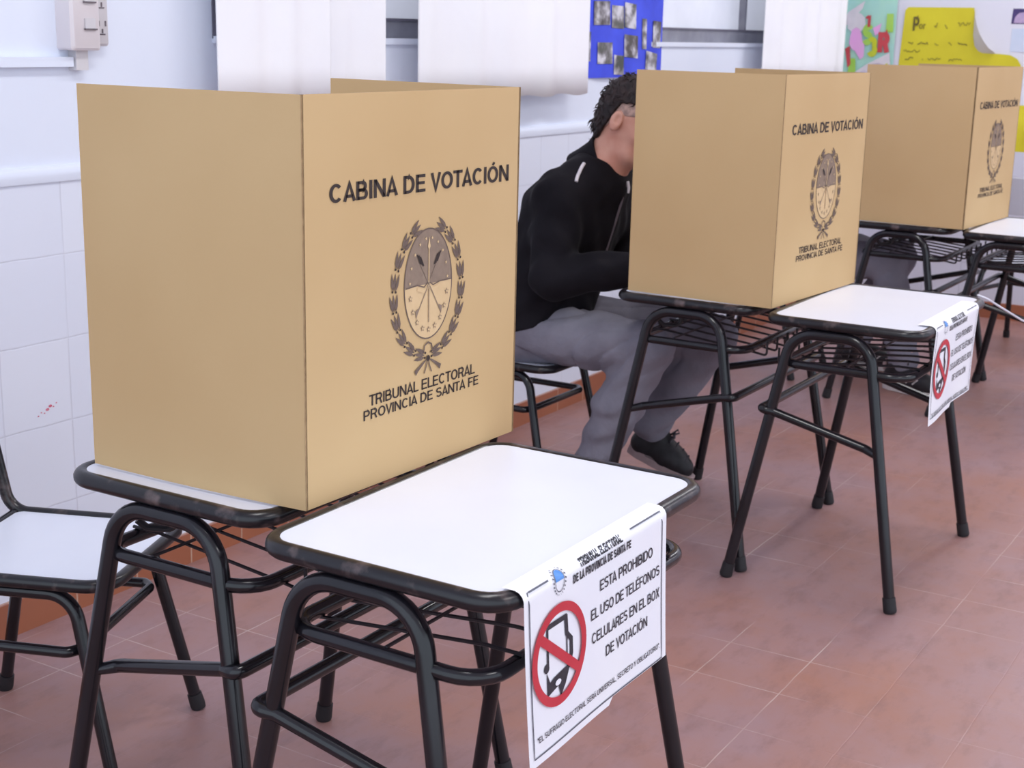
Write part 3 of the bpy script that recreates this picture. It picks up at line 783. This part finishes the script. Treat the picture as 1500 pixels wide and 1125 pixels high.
cardpoly('paper_scrap', blob(.075,.25,.035,.062,10,.4), M['pink'], .007)
cardpoly('paper_scrap', [(.06,.21),(.125,.25),(.125,.16),(.105,.145)], M['pink'], .006)
letter('S', .110,.168,.220,.110, M['lime'], .007, .06); letter('3', .143,.198,.160,.105, M['ylime'], .009, .06)
letter('R', .198,.262,.185,.105, M['redcard'], .010, .05); letter('1', .120,.150,.315,.06, M['redcard'], .008)
cardpoly('paper_scrap', [(.165,.31),(.21,.335),(.20,.285),(.18,.27)], M['pink'], .007)
cardpoly('paper_scrap', [(.235,.29),(.275,.29),(.270,.385),(.235,.385)], M['lime'], .006)
cardpoly('paper_scrap', [(.020,.20),(.045,.215),(.055,.12),(.040,.10)], M['redcard'], .008)
cardpoly('paper_scrap', [(.04,.07),(.085,.07),(.08,.15),(.05,.15)], M['lime'], .006)
cardpoly('paper_scrap', [(.06,-.0),(.16,-.0),(.275,.10),(.265,.185),(.14,.12),(.07,.07)], M['palecard'], .007)
cardpoly('paper_scrap', blob(.205,.100,.048,.030,10,.3), M['greycard'], .009); cardpoly('paper_scrap', blob(.135,.055,.035,.035), M['greycard'], .009)
cardpoly('paper_scrap', [(.225,.09),(.265,.12),(.255,.13),(.225,.11)], M['ylime'], .012)
# yellow poster with a corner curling off the wall
yp = EW('yellow_poster', 'yellow handwritten poster with its corner curling off, above the farthest booth', 'poster', 2.347, 1.20)
def YP(u, v, e=0):
    # the upper right corner curls forward and down
    t = max(0, (u-.375)*.75 + (v-.18)*.5 - .0)
    x, z = u, v; y = 0
    return (-.001-e-.01*max(0, math.sin(v*6)), -x, z)
ol = [(0,0),(.02,.375),(.035,.39),(.375,.39),(.380,.37),(.384,.25),(.395,.20),(.415,.175),(.44,.165),(.52,.163),(.58,.158),(.615,.14),(.635,.11),(.645,.06),(.64,0)]
MB().add([YP(u, v) for u, v in ol] + [YP(.3,.12)], [(i, (i+1) % len(ol), len(ol)) for i in range(len(ol))]).build('sheet', M['yellow'], yp)
cl = []
for k in range(9):
    t = k/8; u = .383+.112*t**.8; v = .375-.205*t
    cl.append((u, v))
cv = [YP(.380,.37), YP(.384,.25), YP(.395,.20), YP(.415,.175), YP(.44,.165), YP(.49,.163)]
top = [(p[0]-.05*math.sin(i/5*PI)-.01, p[1]-.012*i*.2, p[2]+.0) for i, p in enumerate([YP(.386,.345), YP(.405,.30), YP(.425,.26), YP(.445,.225), YP(.468,.19), YP(.495,.165)])]
MB().add(cv+top, [(i, i+1, 6+i+1, 6+i) for i in range(5)]).build('curled_back', M['paleback'], yp, True)
sheet_sh = [( .44,.165),(.52,.163),(.58,.158),(.60,.12),(.45,.10),(.40,.14)]
letter('P', .068,.100,.270,.072, M['markerd'], .003, .02, yp, YP, 'handwriting'); letter('or', .100,.135,.280,.036, M['marker'], .003, .0, yp, YP, 'handwriting')
rnd = random.Random(4)
def scrib(u0, u1, v, h, m):
    g = MB(); u = u0
    pts = []
    while u < u1:
        pts.append((u, v + rnd.uniform(0, h))); u += rnd.uniform(.004, .009)
    vs, fs = strip2(pts, .0045); g.add([YP(p[0], p[1], .003) for p in vs], fs); g.build('handwriting', m, yp)
for u0, u1, v, h, m in ((.18,.20,.285,.03,M['marker']),(.235,.255,.28,.03,M['marker']),(.30,.365,.285,.035,M['marker']),(.05,.08,.20,.014,M['markerd']),(.10,.155,.20,.014,M['markerd']),(.19,.21,.198,.014,M['marker']),(.26,.28,.2,.014,M['marker']),(.31,.36,.2,.016,M['markerd']),
        (.03,.12,.160,.014,M['marker']),(.04,.09,.12,.014,M['markerd']),(.13,.14,.12,.012,M['marker']),(.16,.235,.118,.015,M['marker']),(.27,.34,.118,.015,M['marker']),(.035,.085,.075,.014,M['markerd']),(.155,.265,.072,.016,M['markerd']),(.285,.30,.075,.012,M['marker']),(.33,.42,.072,.016,M['markerd'])):
    scrib(u0, u1, v, h, m)
pp = EW('picture_print', 'small purple picture print on the end wall right of the yellow poster', 'picture', 1.782, 1.513)
def QP(u, v, e=0): return (-.001-e, -u, v)
cardpoly('sheet', [(0,0),(.2,0),(.2,.075),(.004,.075)], M['purple'], 0, pp, QP)
cardpoly('pale_figure', [(.012,.004),(.018,.035),(.035,.054),(.06,.058),(.085,.045),(.095,.004)], M['lilac'], .002, pp, QP)
pb = EW('paper_sheet', 'pale blue paper sheet on the end wall under the purple print', 'paper', 1.775, 1.375)
sheet(.2, .115, lambda u, v: (-.001-.004*math.sin(u*12)**2, -u, v)).build('sheet', M['paleblue'], pb, True)
y2 = EW('yellow_notice', 'small yellow notice low on the end wall at the right picture edge', 'notice', 1.722, .875)
sheet(.22, .235, lambda u, v: (-.0083-.01*math.sin(v*13)**2, -u-.0+.05*(v-.1)*-.3, v), 8, 14).build('sheet', M['yellow'], y2, True)
# ------------------------------------------------------------------ figures: smooth-union distance fields turned into one continuous skin
class Field:
    def __init__(s, lo, hi, h):
        s.lo = np.array(lo, float); s.h = h
        s.n = np.ceil((np.array(hi)-s.lo)/h).astype(int)+1
        s.f = np.full(s.n, .5, np.float32)
    def block(s, lo, hi):
        a = np.clip(np.floor((np.array(lo)-s.lo)/s.h).astype(int), 0, s.n-1); b = np.clip(np.ceil((np.array(hi)-s.lo)/s.h).astype(int)+1, 1, s.n)
        g = [np.arange(a[i], b[i])*s.h+s.lo[i] for i in range(3)]
        X, Y, Z = np.meshgrid(*g, indexing='ij', sparse=True)
        return tuple(slice(a[i], b[i]) for i in range(3)), X, Y, Z
    def merge(s, sl, d, k):
        o = s.f[sl]
        if k <= 0: s.f[sl] = np.minimum(o, d)
        else:
            h = np.clip(.5+.5*(o-d)/k, 0, 1); s.f[sl] = o*(1-h)+d*h-k*h*(1-h)
    def cap(s, a, b, ra, rb=None, k=.02):
        rb = ra if rb is None else rb
        a = np.array(a, float); b = np.array(b, float); r = max(ra, rb)+k+3*s.h
        sl, X, Y, Z = s.block(np.minimum(a, b)-r, np.maximum(a, b)+r)
        ba = b-a; L = ba@ba+1e-12
        t = np.clip(((X-a[0])*ba[0]+(Y-a[1])*ba[1]+(Z-a[2])*ba[2])/L, 0, 1)
        d = np.sqrt((X-a[0]-t*ba[0])**2+(Y-a[1]-t*ba[1])**2+(Z-a[2]-t*ba[2])**2)-(ra+(rb-ra)*t)
        s.merge(sl, d.astype(np.float32), k)
    def chain(s, pts, rs, k=.02):
        for i in range(len(pts)-1): s.cap(pts[i], pts[i+1], rs[i], rs[i+1], k)
    def ell(s, c, r, R=None, k=.02, sub=False):
        c = np.array(c, float); r = np.array(r, float); m = r.max()+k+3*s.h
        sl, X, Y, Z = s.block(c-m, c+m); R = np.eye(3) if R is None else R
        q = [(X-c[0])*R[i][0]+(Y-c[1])*R[i][1]+(Z-c[2])*R[i][2] for i in range(3)]
        k0 = np.sqrt(sum((q[i]/r[i])**2 for i in range(3))); k1 = np.sqrt(sum((q[i]/r[i]**2)**2 for i in range(3)))+1e-9
        d = (k0*(k0-1)/k1).astype(np.float32)
        if sub:
            o = s.f[sl]; h = np.clip(.5-.5*(o+d)/k, 0, 1); s.f[sl] = o*(1-h)-d*h+k*h*(1-h)
        else: s.merge(sl, d, k)
    def whole(s):
        return s.block(s.lo, s.lo+s.h*s.n)
    def mesh(s):
        f = s.f; n = f.shape; neg = f < 0
        cs = neg[:-1,:-1,:-1].astype(np.int8)
        for d in ((1,0,0),(0,1,0),(1,1,0),(0,0,1),(1,0,1),(0,1,1),(1,1,1)):
            cs = cs + neg[d[0]:n[0]-1+d[0], d[1]:n[1]-1+d[1], d[2]:n[2]-1+d[2]]
        act = np.argwhere((cs > 0) & (cs < 8))
        idx = np.full(cs.shape, -1, np.int64); idx[tuple(act.T)] = np.arange(len(act))
        acc = np.zeros((len(act), 3)); cnt = np.zeros(len(act))
        C = [(i,j,k) for i in (0,1) for j in (0,1) for k in (0,1)]
        val = {c: f[act[:,0]+c[0], act[:,1]+c[1], act[:,2]+c[2]] for c in C}
        for c in C:
            for ax in range(3):
                if c[ax]: continue
                e = list(c); e[ax] = 1; e = tuple(e); va, vb = val[c], val[e]; m = (va < 0) != (vb < 0)
                t = np.where(m, va/np.where(m, va-vb, 1), 0); p = np.tile(np.array(c, float), (len(act), 1)); p[:,ax] += t
                acc[m] += p[m]; cnt[m] += 1
        V = s.lo + s.h*(act + acc/cnt[:,None])
        F = []
        for ax in range(3):
            u, v = [(1,2),(2,0),(0,1)][ax]
            a = [slice(None)]*3; b = [slice(None)]*3; a[ax] = slice(0, n[ax]-1); b[ax] = slice(1, n[ax])
            A, B = neg[tuple(a)], neg[tuple(b)]
            e = np.argwhere(A != B); e = e[(e[:,u] > 0) & (e[:,v] > 0) & (e[:,u] < n[u]-1) & (e[:,v] < n[v]-1)]
            ins = A[tuple(e.T)]
            def cell(du, dv):
                q = e.copy(); q[:,u] -= du; q[:,v] -= dv; return idx[tuple(q.T)]
            q = np.stack([cell(1,1), cell(0,1), cell(0,0), cell(1,0)], 1); q[~ins] = q[~ins][:, ::-1]; F.append(q)
        return V, np.concatenate(F)
def field_obj(F, name, m, parent, org, smooth_it=2):
    V, Q = F.mesh()
    V = V - np.array(org)
    for _ in range(smooth_it):       # light Laplacian relax
        acc = np.zeros_like(V); c = np.zeros(len(V))
        for i in range(4):
            a, b = Q[:,i], Q[:,(i+1) % 4]; np.add.at(acc, a, V[b]); np.add.at(c, a, 1)
        V = V*.5 + .5*acc/np.maximum(c, 1)[:,None]
    me = bpy.data.meshes.new(name)
    me.vertices.add(len(V)); me.vertices.foreach_set('co', V.astype(np.float32).ravel())
    me.loops.add(Q.size); me.loops.foreach_set('vertex_index', Q.astype(np.int32).ravel())
    me.polygons.add(len(Q)); me.polygons.foreach_set('loop_start', np.arange(0, Q.size, 4, dtype=np.int32)); me.polygons.foreach_set('loop_total', np.full(len(Q), 4, np.int32))
    me.polygons.foreach_set('use_smooth', np.ones(len(Q), bool)); me.update(calc_edges=True); me.validate()
    me.materials.append(m)
    return link(name, me, parent)
from mathutils.bvhtree import BVHTree
def on_surface(o, pts, lift=.0):
    bv = BVHTree.FromPolygons([v.co[:] for v in o.data.vertices], [p.vertices[:] for p in o.data.polygons])
    out = []
    for p in pts:
        co, no, *_ = bv.find_nearest(Vector(p)); out.append(co+no*lift)
    return out

def person(label, org, P, h, shoe_white=False):
    root = thing('person', label, 'person', (org[0], org[1], 0)); O = np.array([org[0], org[1], 0.])
    g = lambda k: np.array(P[k], float)
    Hc = g('head'); th = math.radians(P['pitch'])
    Fd = np.array([0,-math.cos(th),-math.sin(th)]); Ud = np.array([0,-math.sin(th),math.cos(th)]); Rd = np.array([1.,0,0])
    RM = np.stack([Rd, Fd, Ud]); hp = lambda r, f, u: Hc+Rd*r+Fd*f+Ud*u
    lo = O+np.array([-.42,-.78,-.02]); hi = O+np.array([.46,.24,1.40])
    # ---- body: one continuous skin
    B = Field(lo, hi, h)
    B.ell(hp(0,-.008,.025), (.074,.096,.092), RM, .02); B.ell(hp(0,.022,-.04), (.058,.068,.078), RM, .03)
    B.cap(hp(-.03,.045,-.088), hp(.03,.045,-.088), .026, .026, .03); B.ell(hp(0,.066,-.098), (.022,.018,.016), RM, .02)
    B.cap(hp(0,.090,.012), hp(0,.112,-.028), .008, .013, .012); B.cap(hp(-.012,.100,-.032), hp(.012,.100,-.032), .009, .009, .008)
    B.cap(hp(-.035,.088,.026), hp(.035,.088,.026), .009, .009, .014)
    B.cap(hp(-.018,.089,-.062), hp(.018,.089,-.062), .007, .007, .008); B.cap(hp(-.016,.087,-.074), hp(.016,.087,-.074), .008, .008, .008)
    for s in (-1, 1):
        B.ell(hp(s*.032,.088,.006), (.014,.010,.009), RM, .01, sub=True); B.ell(hp(s*.044,.060,-.025), (.016,.016,.015), RM, .03)
        B.ell(hp(s*.081,-.012,-.005), (.009,.020,.033), RM, .006); B.ell(hp(s*.090,-.006,.003), (.010,.010,.017), RM, .003, sub=True)
    nb = g('neck'); B.cap(nb+[0,.0,-.05], hp(0,-.035,-.06), .066, .056, .03); B.cap(nb+[0,-.03,-.03], hp(0,.02,-.09), .05, .045, .03)
    pel = g('pelvis'); bel = g('belly'); ch = g('chest')
    for s in (-1, 1): B.chain([pel+[s*.07,0,0], bel+[s*.06,0,0], ch+[s*.085,0,0], nb+[s*.06,.01,-.06]], [.105,.10,.10,.06], .05)
    for sd in ('R','L'):
        sg = -1 if sd == 'R' else 1
        sh, el, wr = g('sh'+sd), g('el'+sd), g('wr'+sd)
        B.cap(nb+[sg*.05,.0,-.06], sh, .05, .055, .04); B.chain([sh, el, wr], [.052,.042,.029], .02)
        kn = g('knuckle'+sd); ax = (kn-wr)/np.linalg.norm(kn-wr); lat = np.cross(ax, [0,0,1.]); lat /= np.linalg.norm(lat)
        inn = lat if lat[0]*-sg > 0 else -lat
        for q in (-.026,-.009,.009,.026): B.cap(wr+ax*.012+inn*q*.6, kn+inn*q, .0145, .0115, .012)
        for q, L in ((.029,.074),(.010,.083),(-.010,.077),(-.028,.060)):
            b0 = kn+inn*q; dn = np.array([0,0,-1.])
            p1 = b0+ax*L*.48+inn*q*.12+dn*-.006; p2 = p1+ax*L*.32+dn*.008; p3 = p2+ax*L*.22+dn*.010
            B.chain([b0, p1, p2, p3], [.0098,.0090,.0082,.0072], .004)
        t0 = wr+ax*.025+inn*.026; t1 = t0+ax*.032+inn*.026+np.array([0,0,-.006]); t2 = t1+ax*.030+inn*.008; t3 = t2+ax*.022-inn*.002+np.array([0,0,-.004])
        B.chain([t0, t1, t2, t3], [.0145,.0118,.0102,.0084], .008)
        hp_, k_, an = g('hip'+sd), g('knee'+sd), g('ank'+sd)
        B.chain([hp_, k_, k_*.55+an*.45+[0,.008,0], an+[0,0,.06], an], [.078,.048,.043,.034,.032], .02)
        hl = g('heel'+sd); B.cap(an, hl*.55+g('toe'+sd)*.45+[0,0,.045], .032, .022, .02)
    body = field_obj(B, 'body', M['skin'], root, O, 1)
    for s in (-1, 1):
        e = MB(); c = hp(s*.032,.078,.006)-O; n = 10; vs = []; fs = []
        for i in range(n+1):
            for j in range(n):
                a = PI*i/n; b = 2*PI*j/n; vs.append(c+.0115*np.array([math.sin(a)*math.cos(b), math.sin(a)*math.sin(b), math.cos(a)]))
        for i in range(n):
            for j in range(n): fs.append((i*n+j, i*n+(j+1)%n, (i+1)*n+(j+1)%n, (i+1)*n+j))
        ey = e.add(vs, fs).build('eye', M['white'], root, True)
        ir = MB(); c2 = c+RM[1]*.0072-RM[2]*.0035
        ir.add([c2+.0056*np.array([math.sin(PI*i/6)*math.cos(2*PI*j/10), math.sin(PI*i/6)*math.sin(2*PI*j/10), math.cos(PI*i/6)]) for i in range(7) for j in range(10)],
               [(i*10+j, i*10+(j+1)%10, (i+1)*10+(j+1)%10, (i+1)*10+j) for i in range(6) for j in range(10)]).build('iris', M['hair'], ey, True)
        MB().tube([Vector(c+RM[0]*.0125*math.cos(PI*q/6)+RM[1]*(.0105*math.sin(PI*q/6)+.001)+RM[2]*(.0035+.003*math.sin(PI*q/6))) for q in range(7)], .0042, False, 8).build('eyelid', M['skin'], ey, True)
        MB().tube([Vector(hp(s*(.014+.012*q),.099-.006*q*q*.5,.030+.003*math.sin(q))-O) for q in range(4)], [.003,.004,.0035,.002], False, 6).build('eyebrow', M['hair'], root, True)
    # ---- hair: longer on top and at the nape, clipped above the ears
    def shell(add, wob, edge, f0, seed, sl_=3.4):
        Hh = Field(Hc-.19, Hc+.19, .004); sl, X, Y, Z = Hh.whole()
        q = [(X-Hc[0])*RM[i][0]+(Y-Hc[1])*RM[i][1]+(Z-Hc[2])*RM[i][2] for i in range(3)]
        c = (0,-.008,.025); r = np.array((.074,.096,.092))+add
        k0 = np.sqrt(sum(((q[i]-c[i])/r[i])**2 for i in range(3))); k1 = np.sqrt(sum(((q[i]-c[i])/r[i]**2)**2 for i in range(3)))+1e-9
        d = k0*(k0-1)/k1
        d2 = np.sqrt((q[0]/1.15)**2+(q[1]+.048)**2+((q[2]+.045)/1.0)**2)-(.052+add*.8); hh = np.clip(.5+.5*(d-d2)/.03,0,1); d = d*(1-hh)+d2*hh-.03*hh*(1-hh)
        d = d + wob*(np.sin(q[0]*170+3*np.sin(q[1]*60+seed))*np.sin(q[1]*120+2*np.sin(q[2]*80))+.7*np.sin(q[2]*210+q[1]*150+seed))
        u_edge = np.where(q[1] < -.018, edge+sl_*(q[1]+.018), edge+.35*(q[1]+.018))
        d = np.maximum(d, (np.maximum(u_edge, -.098)-q[2]+wob*np.sin(q[0]*240+q[1]*200))*.5)
        d = np.maximum(d, (q[1]-f0)*.8)
        Hh.f = d.astype(np.float32); return Hh
    field_obj(shell(.0030, .0, .010, .050, 0, 2.0), 'clipped_sides', M['fade'], root, O, 1)
    Hh = shell(.013, .0022, .050, .092, 1); V, Q = Hh.mesh(); hair = field_obj(Hh, 'hair', M['hair'], root, O, 1)
    rnd = random.Random(11); mb = MB(); me = hair.data
    for _ in range(420):
        v = me.vertices[rnd.randrange(len(me.vertices))]; n = v.normal
        p = np.array(v.co)+O-Hc; u = p@Ud; f = p@Fd
        if u < .02 and not f < -.05: continue
        n = np.array(n); tang = np.array([rnd.uniform(-1,1) for _ in range(3)]) + (-Fd*.6 if u > 0 else -Ud*1.6)
        tang -= n*(tang@n); tang /= np.linalg.norm(tang)+1e-6
        L = rnd.uniform(.014,.032); a = np.array(v.co)-n*.004; b = a+(n*.45+tang*.8)*L*.6; c = b+(n*.05+tang*.9)*L*.5
        mb.tube([Vector(a), Vector(b), Vector(c)], [.0030,.0020,.0004], False, 5)
    st = mb.build('hair_tufts', M['hair'], hair, True)
    # ---- jacket
    J = Field(lo, hi, h)
    for s in (-1, 1): J.chain([pel+[s*.085,.0,-.02], bel+[s*.085,0,0], ch+[s*.10,0,0], nb+[s*.075,.012,-.065]], [.122,.112,.106,.066], .05)
    J.cap(nb+[0,.005,-.075], ch+[0,0,.05], .092, .105, .05); J.cap(ch+[-.09,.035,.02], ch+[.09,.035,.02], .080, .080, .05); J.cap(bel+[0,-.06,-.05], ch+[0,-.03,0], .095, .10, .05)
    for sd in ('R','L'):
        sg = -1 if sd == 'R' else 1
        sh, el, wr = g('sh'+sd), g('el'+sd), g('wr'+sd)
        J.cap(nb+[sg*.07,.01,-.06], sh, .062, .072, .05); m = (sh+el)/2
        J.chain([sh, m, el, (el+wr)/2, wr], [.070,.068,.064,.056,.043], .022)
    sl, X, Y, Z = J.whole()
    wr_ = .0030*np.sin(Z*52+4*np.sin(X*19)+9*Y)*np.sin(Y*23+X*12+Z*6)+.0035*np.sin((Z+Y*.8)*64+3*np.sin(X*26))*np.clip((.86-Z)*5,0,1)+.002*np.sin(X*71+Z*33)*np.sin(Y*58)
    J.f = J.f+wr_.astype(np.float32)
    hem = P['hem']+(Y-pel[1]-.08)*-.30
    J.f = np.maximum(J.f, ((hem-Z)*.9).astype(np.float32)+0*X.astype(np.float32))
    jk = field_obj(J, 'jacket', P['jacket_mat'], root, O, 2)
    # stand-up collar
    ca = (hp(0,-.035,-.06)-nb); cn = np.array([0,-.62,.78]); cn /= np.linalg.norm(cn)
    cf = np.cross(cn, Rd); cf = cf if cf[1] < 0 else -cf
    cc = nb+np.array([0,-.012,-.022])
    vs = []; fs = []; N = 40
    for j, (hh, rr) in enumerate(((-.045,.108),(-.015,.096),(.025,.084),(.068,.084),(.066,.077),(.02,.074),(-.03,.086))):
        for i in range(N):
            a = 2*PI*i/N; fr = (1+math.cos(a))/2     # a = 0 at the throat
            k = 1-1.15*fr if hh > 0 else 1+.3*fr
            vs.append(cc+cn*hh*k+(cf*math.cos(a)*1.0+Rd*math.sin(a)*.98)*rr*(1+.02*math.sin(a*5)) - O)
    for j in range(6):
        for i in range(N): fs.append((j*N+i, j*N+(i+1)%N, (j+1)*N+(i+1)%N, (j+1)*N+i))
    MB().add(vs, fs).build('collar', P['jacket_mat'], jk, True)
    for sg in (-1, 1):
        a = np.array(P['pipeA']); b = np.array(P['pipeB'])
        pts = [(a*(1-t)+b*t) for t in np.linspace(0, 1, 9)]
        if sg > 0: pts = [np.array([2*org[0]-p[0], p[1], p[2]]) for p in pts]
        MB().tube(on_surface(jk, [p-O for p in pts], .002), .0052, False, 8).build('piping', M['piping'], jk, True)
    zp = [np.array([org[0], y, z])-O for y, z in P['zip']]
    zz = on_surface(jk, zp, .001)
    MB().tube(zz, .0035, False, 6).build('zip', M['slot'], jk, True)
    MB().tube([zz[0]+Vector((0,-.004,.004)), zz[0]+Vector((0,-.008,-.016)), zz[0]+Vector((0,-.007,-.032))], [.004,.0045,.003], False, 6).build('zip_pull', M['piping'], jk, True)
    # ---- trousers
    T = Field(lo, hi, h)
    for s in (-1, 1): T.cap(pel+[s*.075,.0,-.005], bel+[s*.07,0,-.04], .118, .10, .05)
    for sd in ('R','L'):
        hp_, k_, an = g('hip'+sd), g('knee'+sd), g('ank'+sd); top = an+[0,.004,.022]
        T.chain([hp_, hp_*.4+k_*.6, k_, k_*.5+top*.5+[0,.010,0], top], [.104,.086,.072,.072,.060], .025)
    sl, X, Y, Z = T.whole()
    zone = np.clip((Z-.34)*8, 0, 1)
    ph_ = Y*30+Z*26+2.2*np.sin(X*22)+1.6*np.sin(Z*17+Y*9)
    w1 = (.010*(1-np.abs(np.sin(ph_)))**3 - .003*np.sin(ph_*.5+X*14))*zone*np.clip(1.2-np.abs(Y-(org[1]-.20))*2.0,.25,1)
    w2 = .0042*np.sin(Z*70+2.5*np.sin(X*33)+14*Y)*(1-zone)+.0022*np.sin(X*90+Y*40)*np.sin(Z*52+Y*33)
    T.f = T.f+(w1+w2).astype(np.float32)
    ah = np.minimum(P['ankR'][2], P['ankL'][2])-.03
    T.f = np.maximum(T.f, (ah-Z).astype(np.float32)+0*X.astype(np.float32)+0*Y.astype(np.float32))
    field_obj(T, 'trousers', M['trousers'], root, O, 2)
    # ---- shoes
    for sd in ('R','L'):
        an, toe, heel = g('ank'+sd), g('toe'+sd), g('heel'+sd)
        d = toe-heel; L = np.linalg.norm(d); d /= L; lat = np.cross(d, [0,0,1.]); lat /= np.linalg.norm(lat); upv = np.cross(lat, d)
        W = lambda x, y, z: Vector(heel+d*x+lat*y+upv*z-O)          # shoe frame: x to the toe, y across, z up
        S = Field((-.05,-.08,-.01), (L+.05,.08,.17), .004)
        S.cap((.035,0,.052), (.055,0,.098), .040, .041, .02); S.cap((.04,0,.045), (L*.62,0,.042), .040, .042, .02)
        S.cap((L*.55,0,.04), (L-.045,0,.034), .045, .036, .02); S.cap((.075,0,.09), (L*.66,0,.052), .032, .030, .03)
        sl, X, Y, Z = S.whole(); z0 = (0*X+0*Y).astype(np.float32)
        S.f = np.maximum(np.maximum(S.f, (.018-Z).astype(np.float32)+z0), (Z-.128+.10*np.abs(X-.045)).astype(np.float32)+z0)
        sho = field_obj(S, 'shoe', M['shoe'], root, (0,0,0), 1)
        for v in sho.data.vertices: v.co = W(*v.co)
        sho.data.update()
        n = 28; vs = []
        for lev in (0, 1):
            for i in range(n):
                a = 2*PI*i/n; t = (1-math.cos(a))/2; wd = .040+.008*math.sin(PI*min(1,t*1.1))-.006*(abs(t-.42) < .15)
                x = -.004+(L+.008)*t; vs.append(W(x, wd*(1 if math.sin(a) >= 0 else -1)*abs(math.sin(a))**.55, .0015 if lev == 0 else (.024+(.022 if x < .06 else 0))))
        MB().add(vs, [tuple(range(n))[::-1], tuple(range(n,2*n))]+[(i,(i+1)%n,n+(i+1)%n,n+i) for i in range(n)]).build('sole', M['whitesole'] if shoe_white else M['sole'], sho, True)
        lc = MB()
        for k in range(4):
            x = .115+.024*k; z = .112-.0125*k
            lc.tube([W(x,-.026,z-.012), W(x,0,z+.006), W(x,.026,z-.012)], .0032, False, 6)
        lc.build('laces', M['lace'], sho, True)
        bw = MB()
        for q in (-1, 1): bw.tube([W(.105,0,.118), W(.117,q*.02,.136), W(.125,q*.034,.124), W(.111,q*.012,.116)], .0034, False, 6)
        bw.build('lace_bow', M['lace'], sho, True)
        MB().tube([W(-.006,0,.075), W(-.008,0,.10), W(.0,0,.122)], [.008,.010,.006], False, 8).build('heel_tab', M['sole'], sho, True)
        if shoe_white:
            for k in range(3):
                for q in (-1, 1):
                    pts = on_surface(sho, [W(.09+.035*k, q*.06, .05), W(.112+.035*k, q*.06, .08)], .001)
                    MB().tube(pts, .0035, False, 6).build('white_stripe', M['whitesole'], sho, True)
    return root
BX, BY = 3.88, 2.28
P2 = dict(head=(3.88,1.955,1.172), pitch=24, neck=(3.88,2.055,1.055), pelvis=(3.88,2.245,.53), belly=(3.88,2.225,.66), chest=(3.88,2.135,.875),
    shR=(3.708,2.10,.952), elR=(3.668,2.095,.715), wrR=(3.745,1.80,.768), knuckleR=(3.772,1.715,.752),
    shL=(4.06,2.105,.955), elL=(4.095,2.06,.72), wrL=(4.02,1.79,.768), knuckleL=(3.99,1.705,.752),
    hipR=(3.79,2.235,.515), kneeR=(3.80,1.825,.515), ankR=(3.80,2.00,.10), heelR=(3.80,2.06,0), toeR=(3.785,1.78,0),
    hipL=(3.97,2.235,.515), kneeL=(4.09,1.750,.505), ankL=(4.11,1.955,.165), heelL=(4.105,2.035,.085), toeL=(4.15,1.825,0),
    hem=.50, jacket_mat=M['jacket'], pipeA=(3.735,2.030,1.065), pipeB=(3.70,2.045,.992), zip=[(1.985,.985),(1.99,.93),(2.0,.86),(2.02,.78),(2.04,.70)])
person('man in black jacket with white piping and grey trousers, seated at the middle booth', (BX, BY), P2, .0045)
P3 = {k: (tuple(np.array(v)+[2.06,-.02,0]) if isinstance(v, tuple) else v) for k, v in P2.items()}
P3.update(head=(5.94,1.91,1.115), neck=(5.94,2.025,1.01), pitch=32, zip=[(y-.02, z-.03) for y, z in P2['zip']],
    kneeR=(5.95,1.77,.515), ankR=(5.845,1.635,.10), heelR=(5.855,1.715,0), toeR=(5.775,1.445,0), kneeL=(6.13,1.78,.51), ankL=(6.17,1.95,.10), heelL=(6.17,2.01,0), toeL=(6.19,1.73,0))
person('voter hidden by the farthest booth, only grey trouser legs and a white-soled shoe showing', (BX+2.06, BY-.02), P3, .009, True)
# ------------------------------------------------------------------ light and view
w = bpy.data.worlds.new('world'); SC.world = w; w.use_nodes = True
bg = w.node_tree.nodes['Background']; bg.inputs[0].default_value = (.77,.87,1.0,1); bg.inputs[1].default_value = 1.75
def area(name, loc, rot, sx, sy, e, col=(1,.98,1)):
    l = bpy.data.lights.new(name, 'AREA'); l.shape = 'RECTANGLE'; l.size = sx; l.size_y = sy; l.energy = e; l.color = col
    o = bpy.data.objects.new(name, l); COL.objects.link(o); o.location = loc; o.rotation_euler = rot; return o
for x in (1.6, 4.4, 7.0):
    for y in (1.0, -1.4):
        area('ceiling_lamp', (x, y, 2.96), (0,0,0), 1.3, .35, 23, (1,1,1))
SC.view_settings.view_transform = 'Standard'; SC.view_settings.look = 'None'
SC.view_settings.exposure = 0.0; SC.view_settings.gamma = 1.0
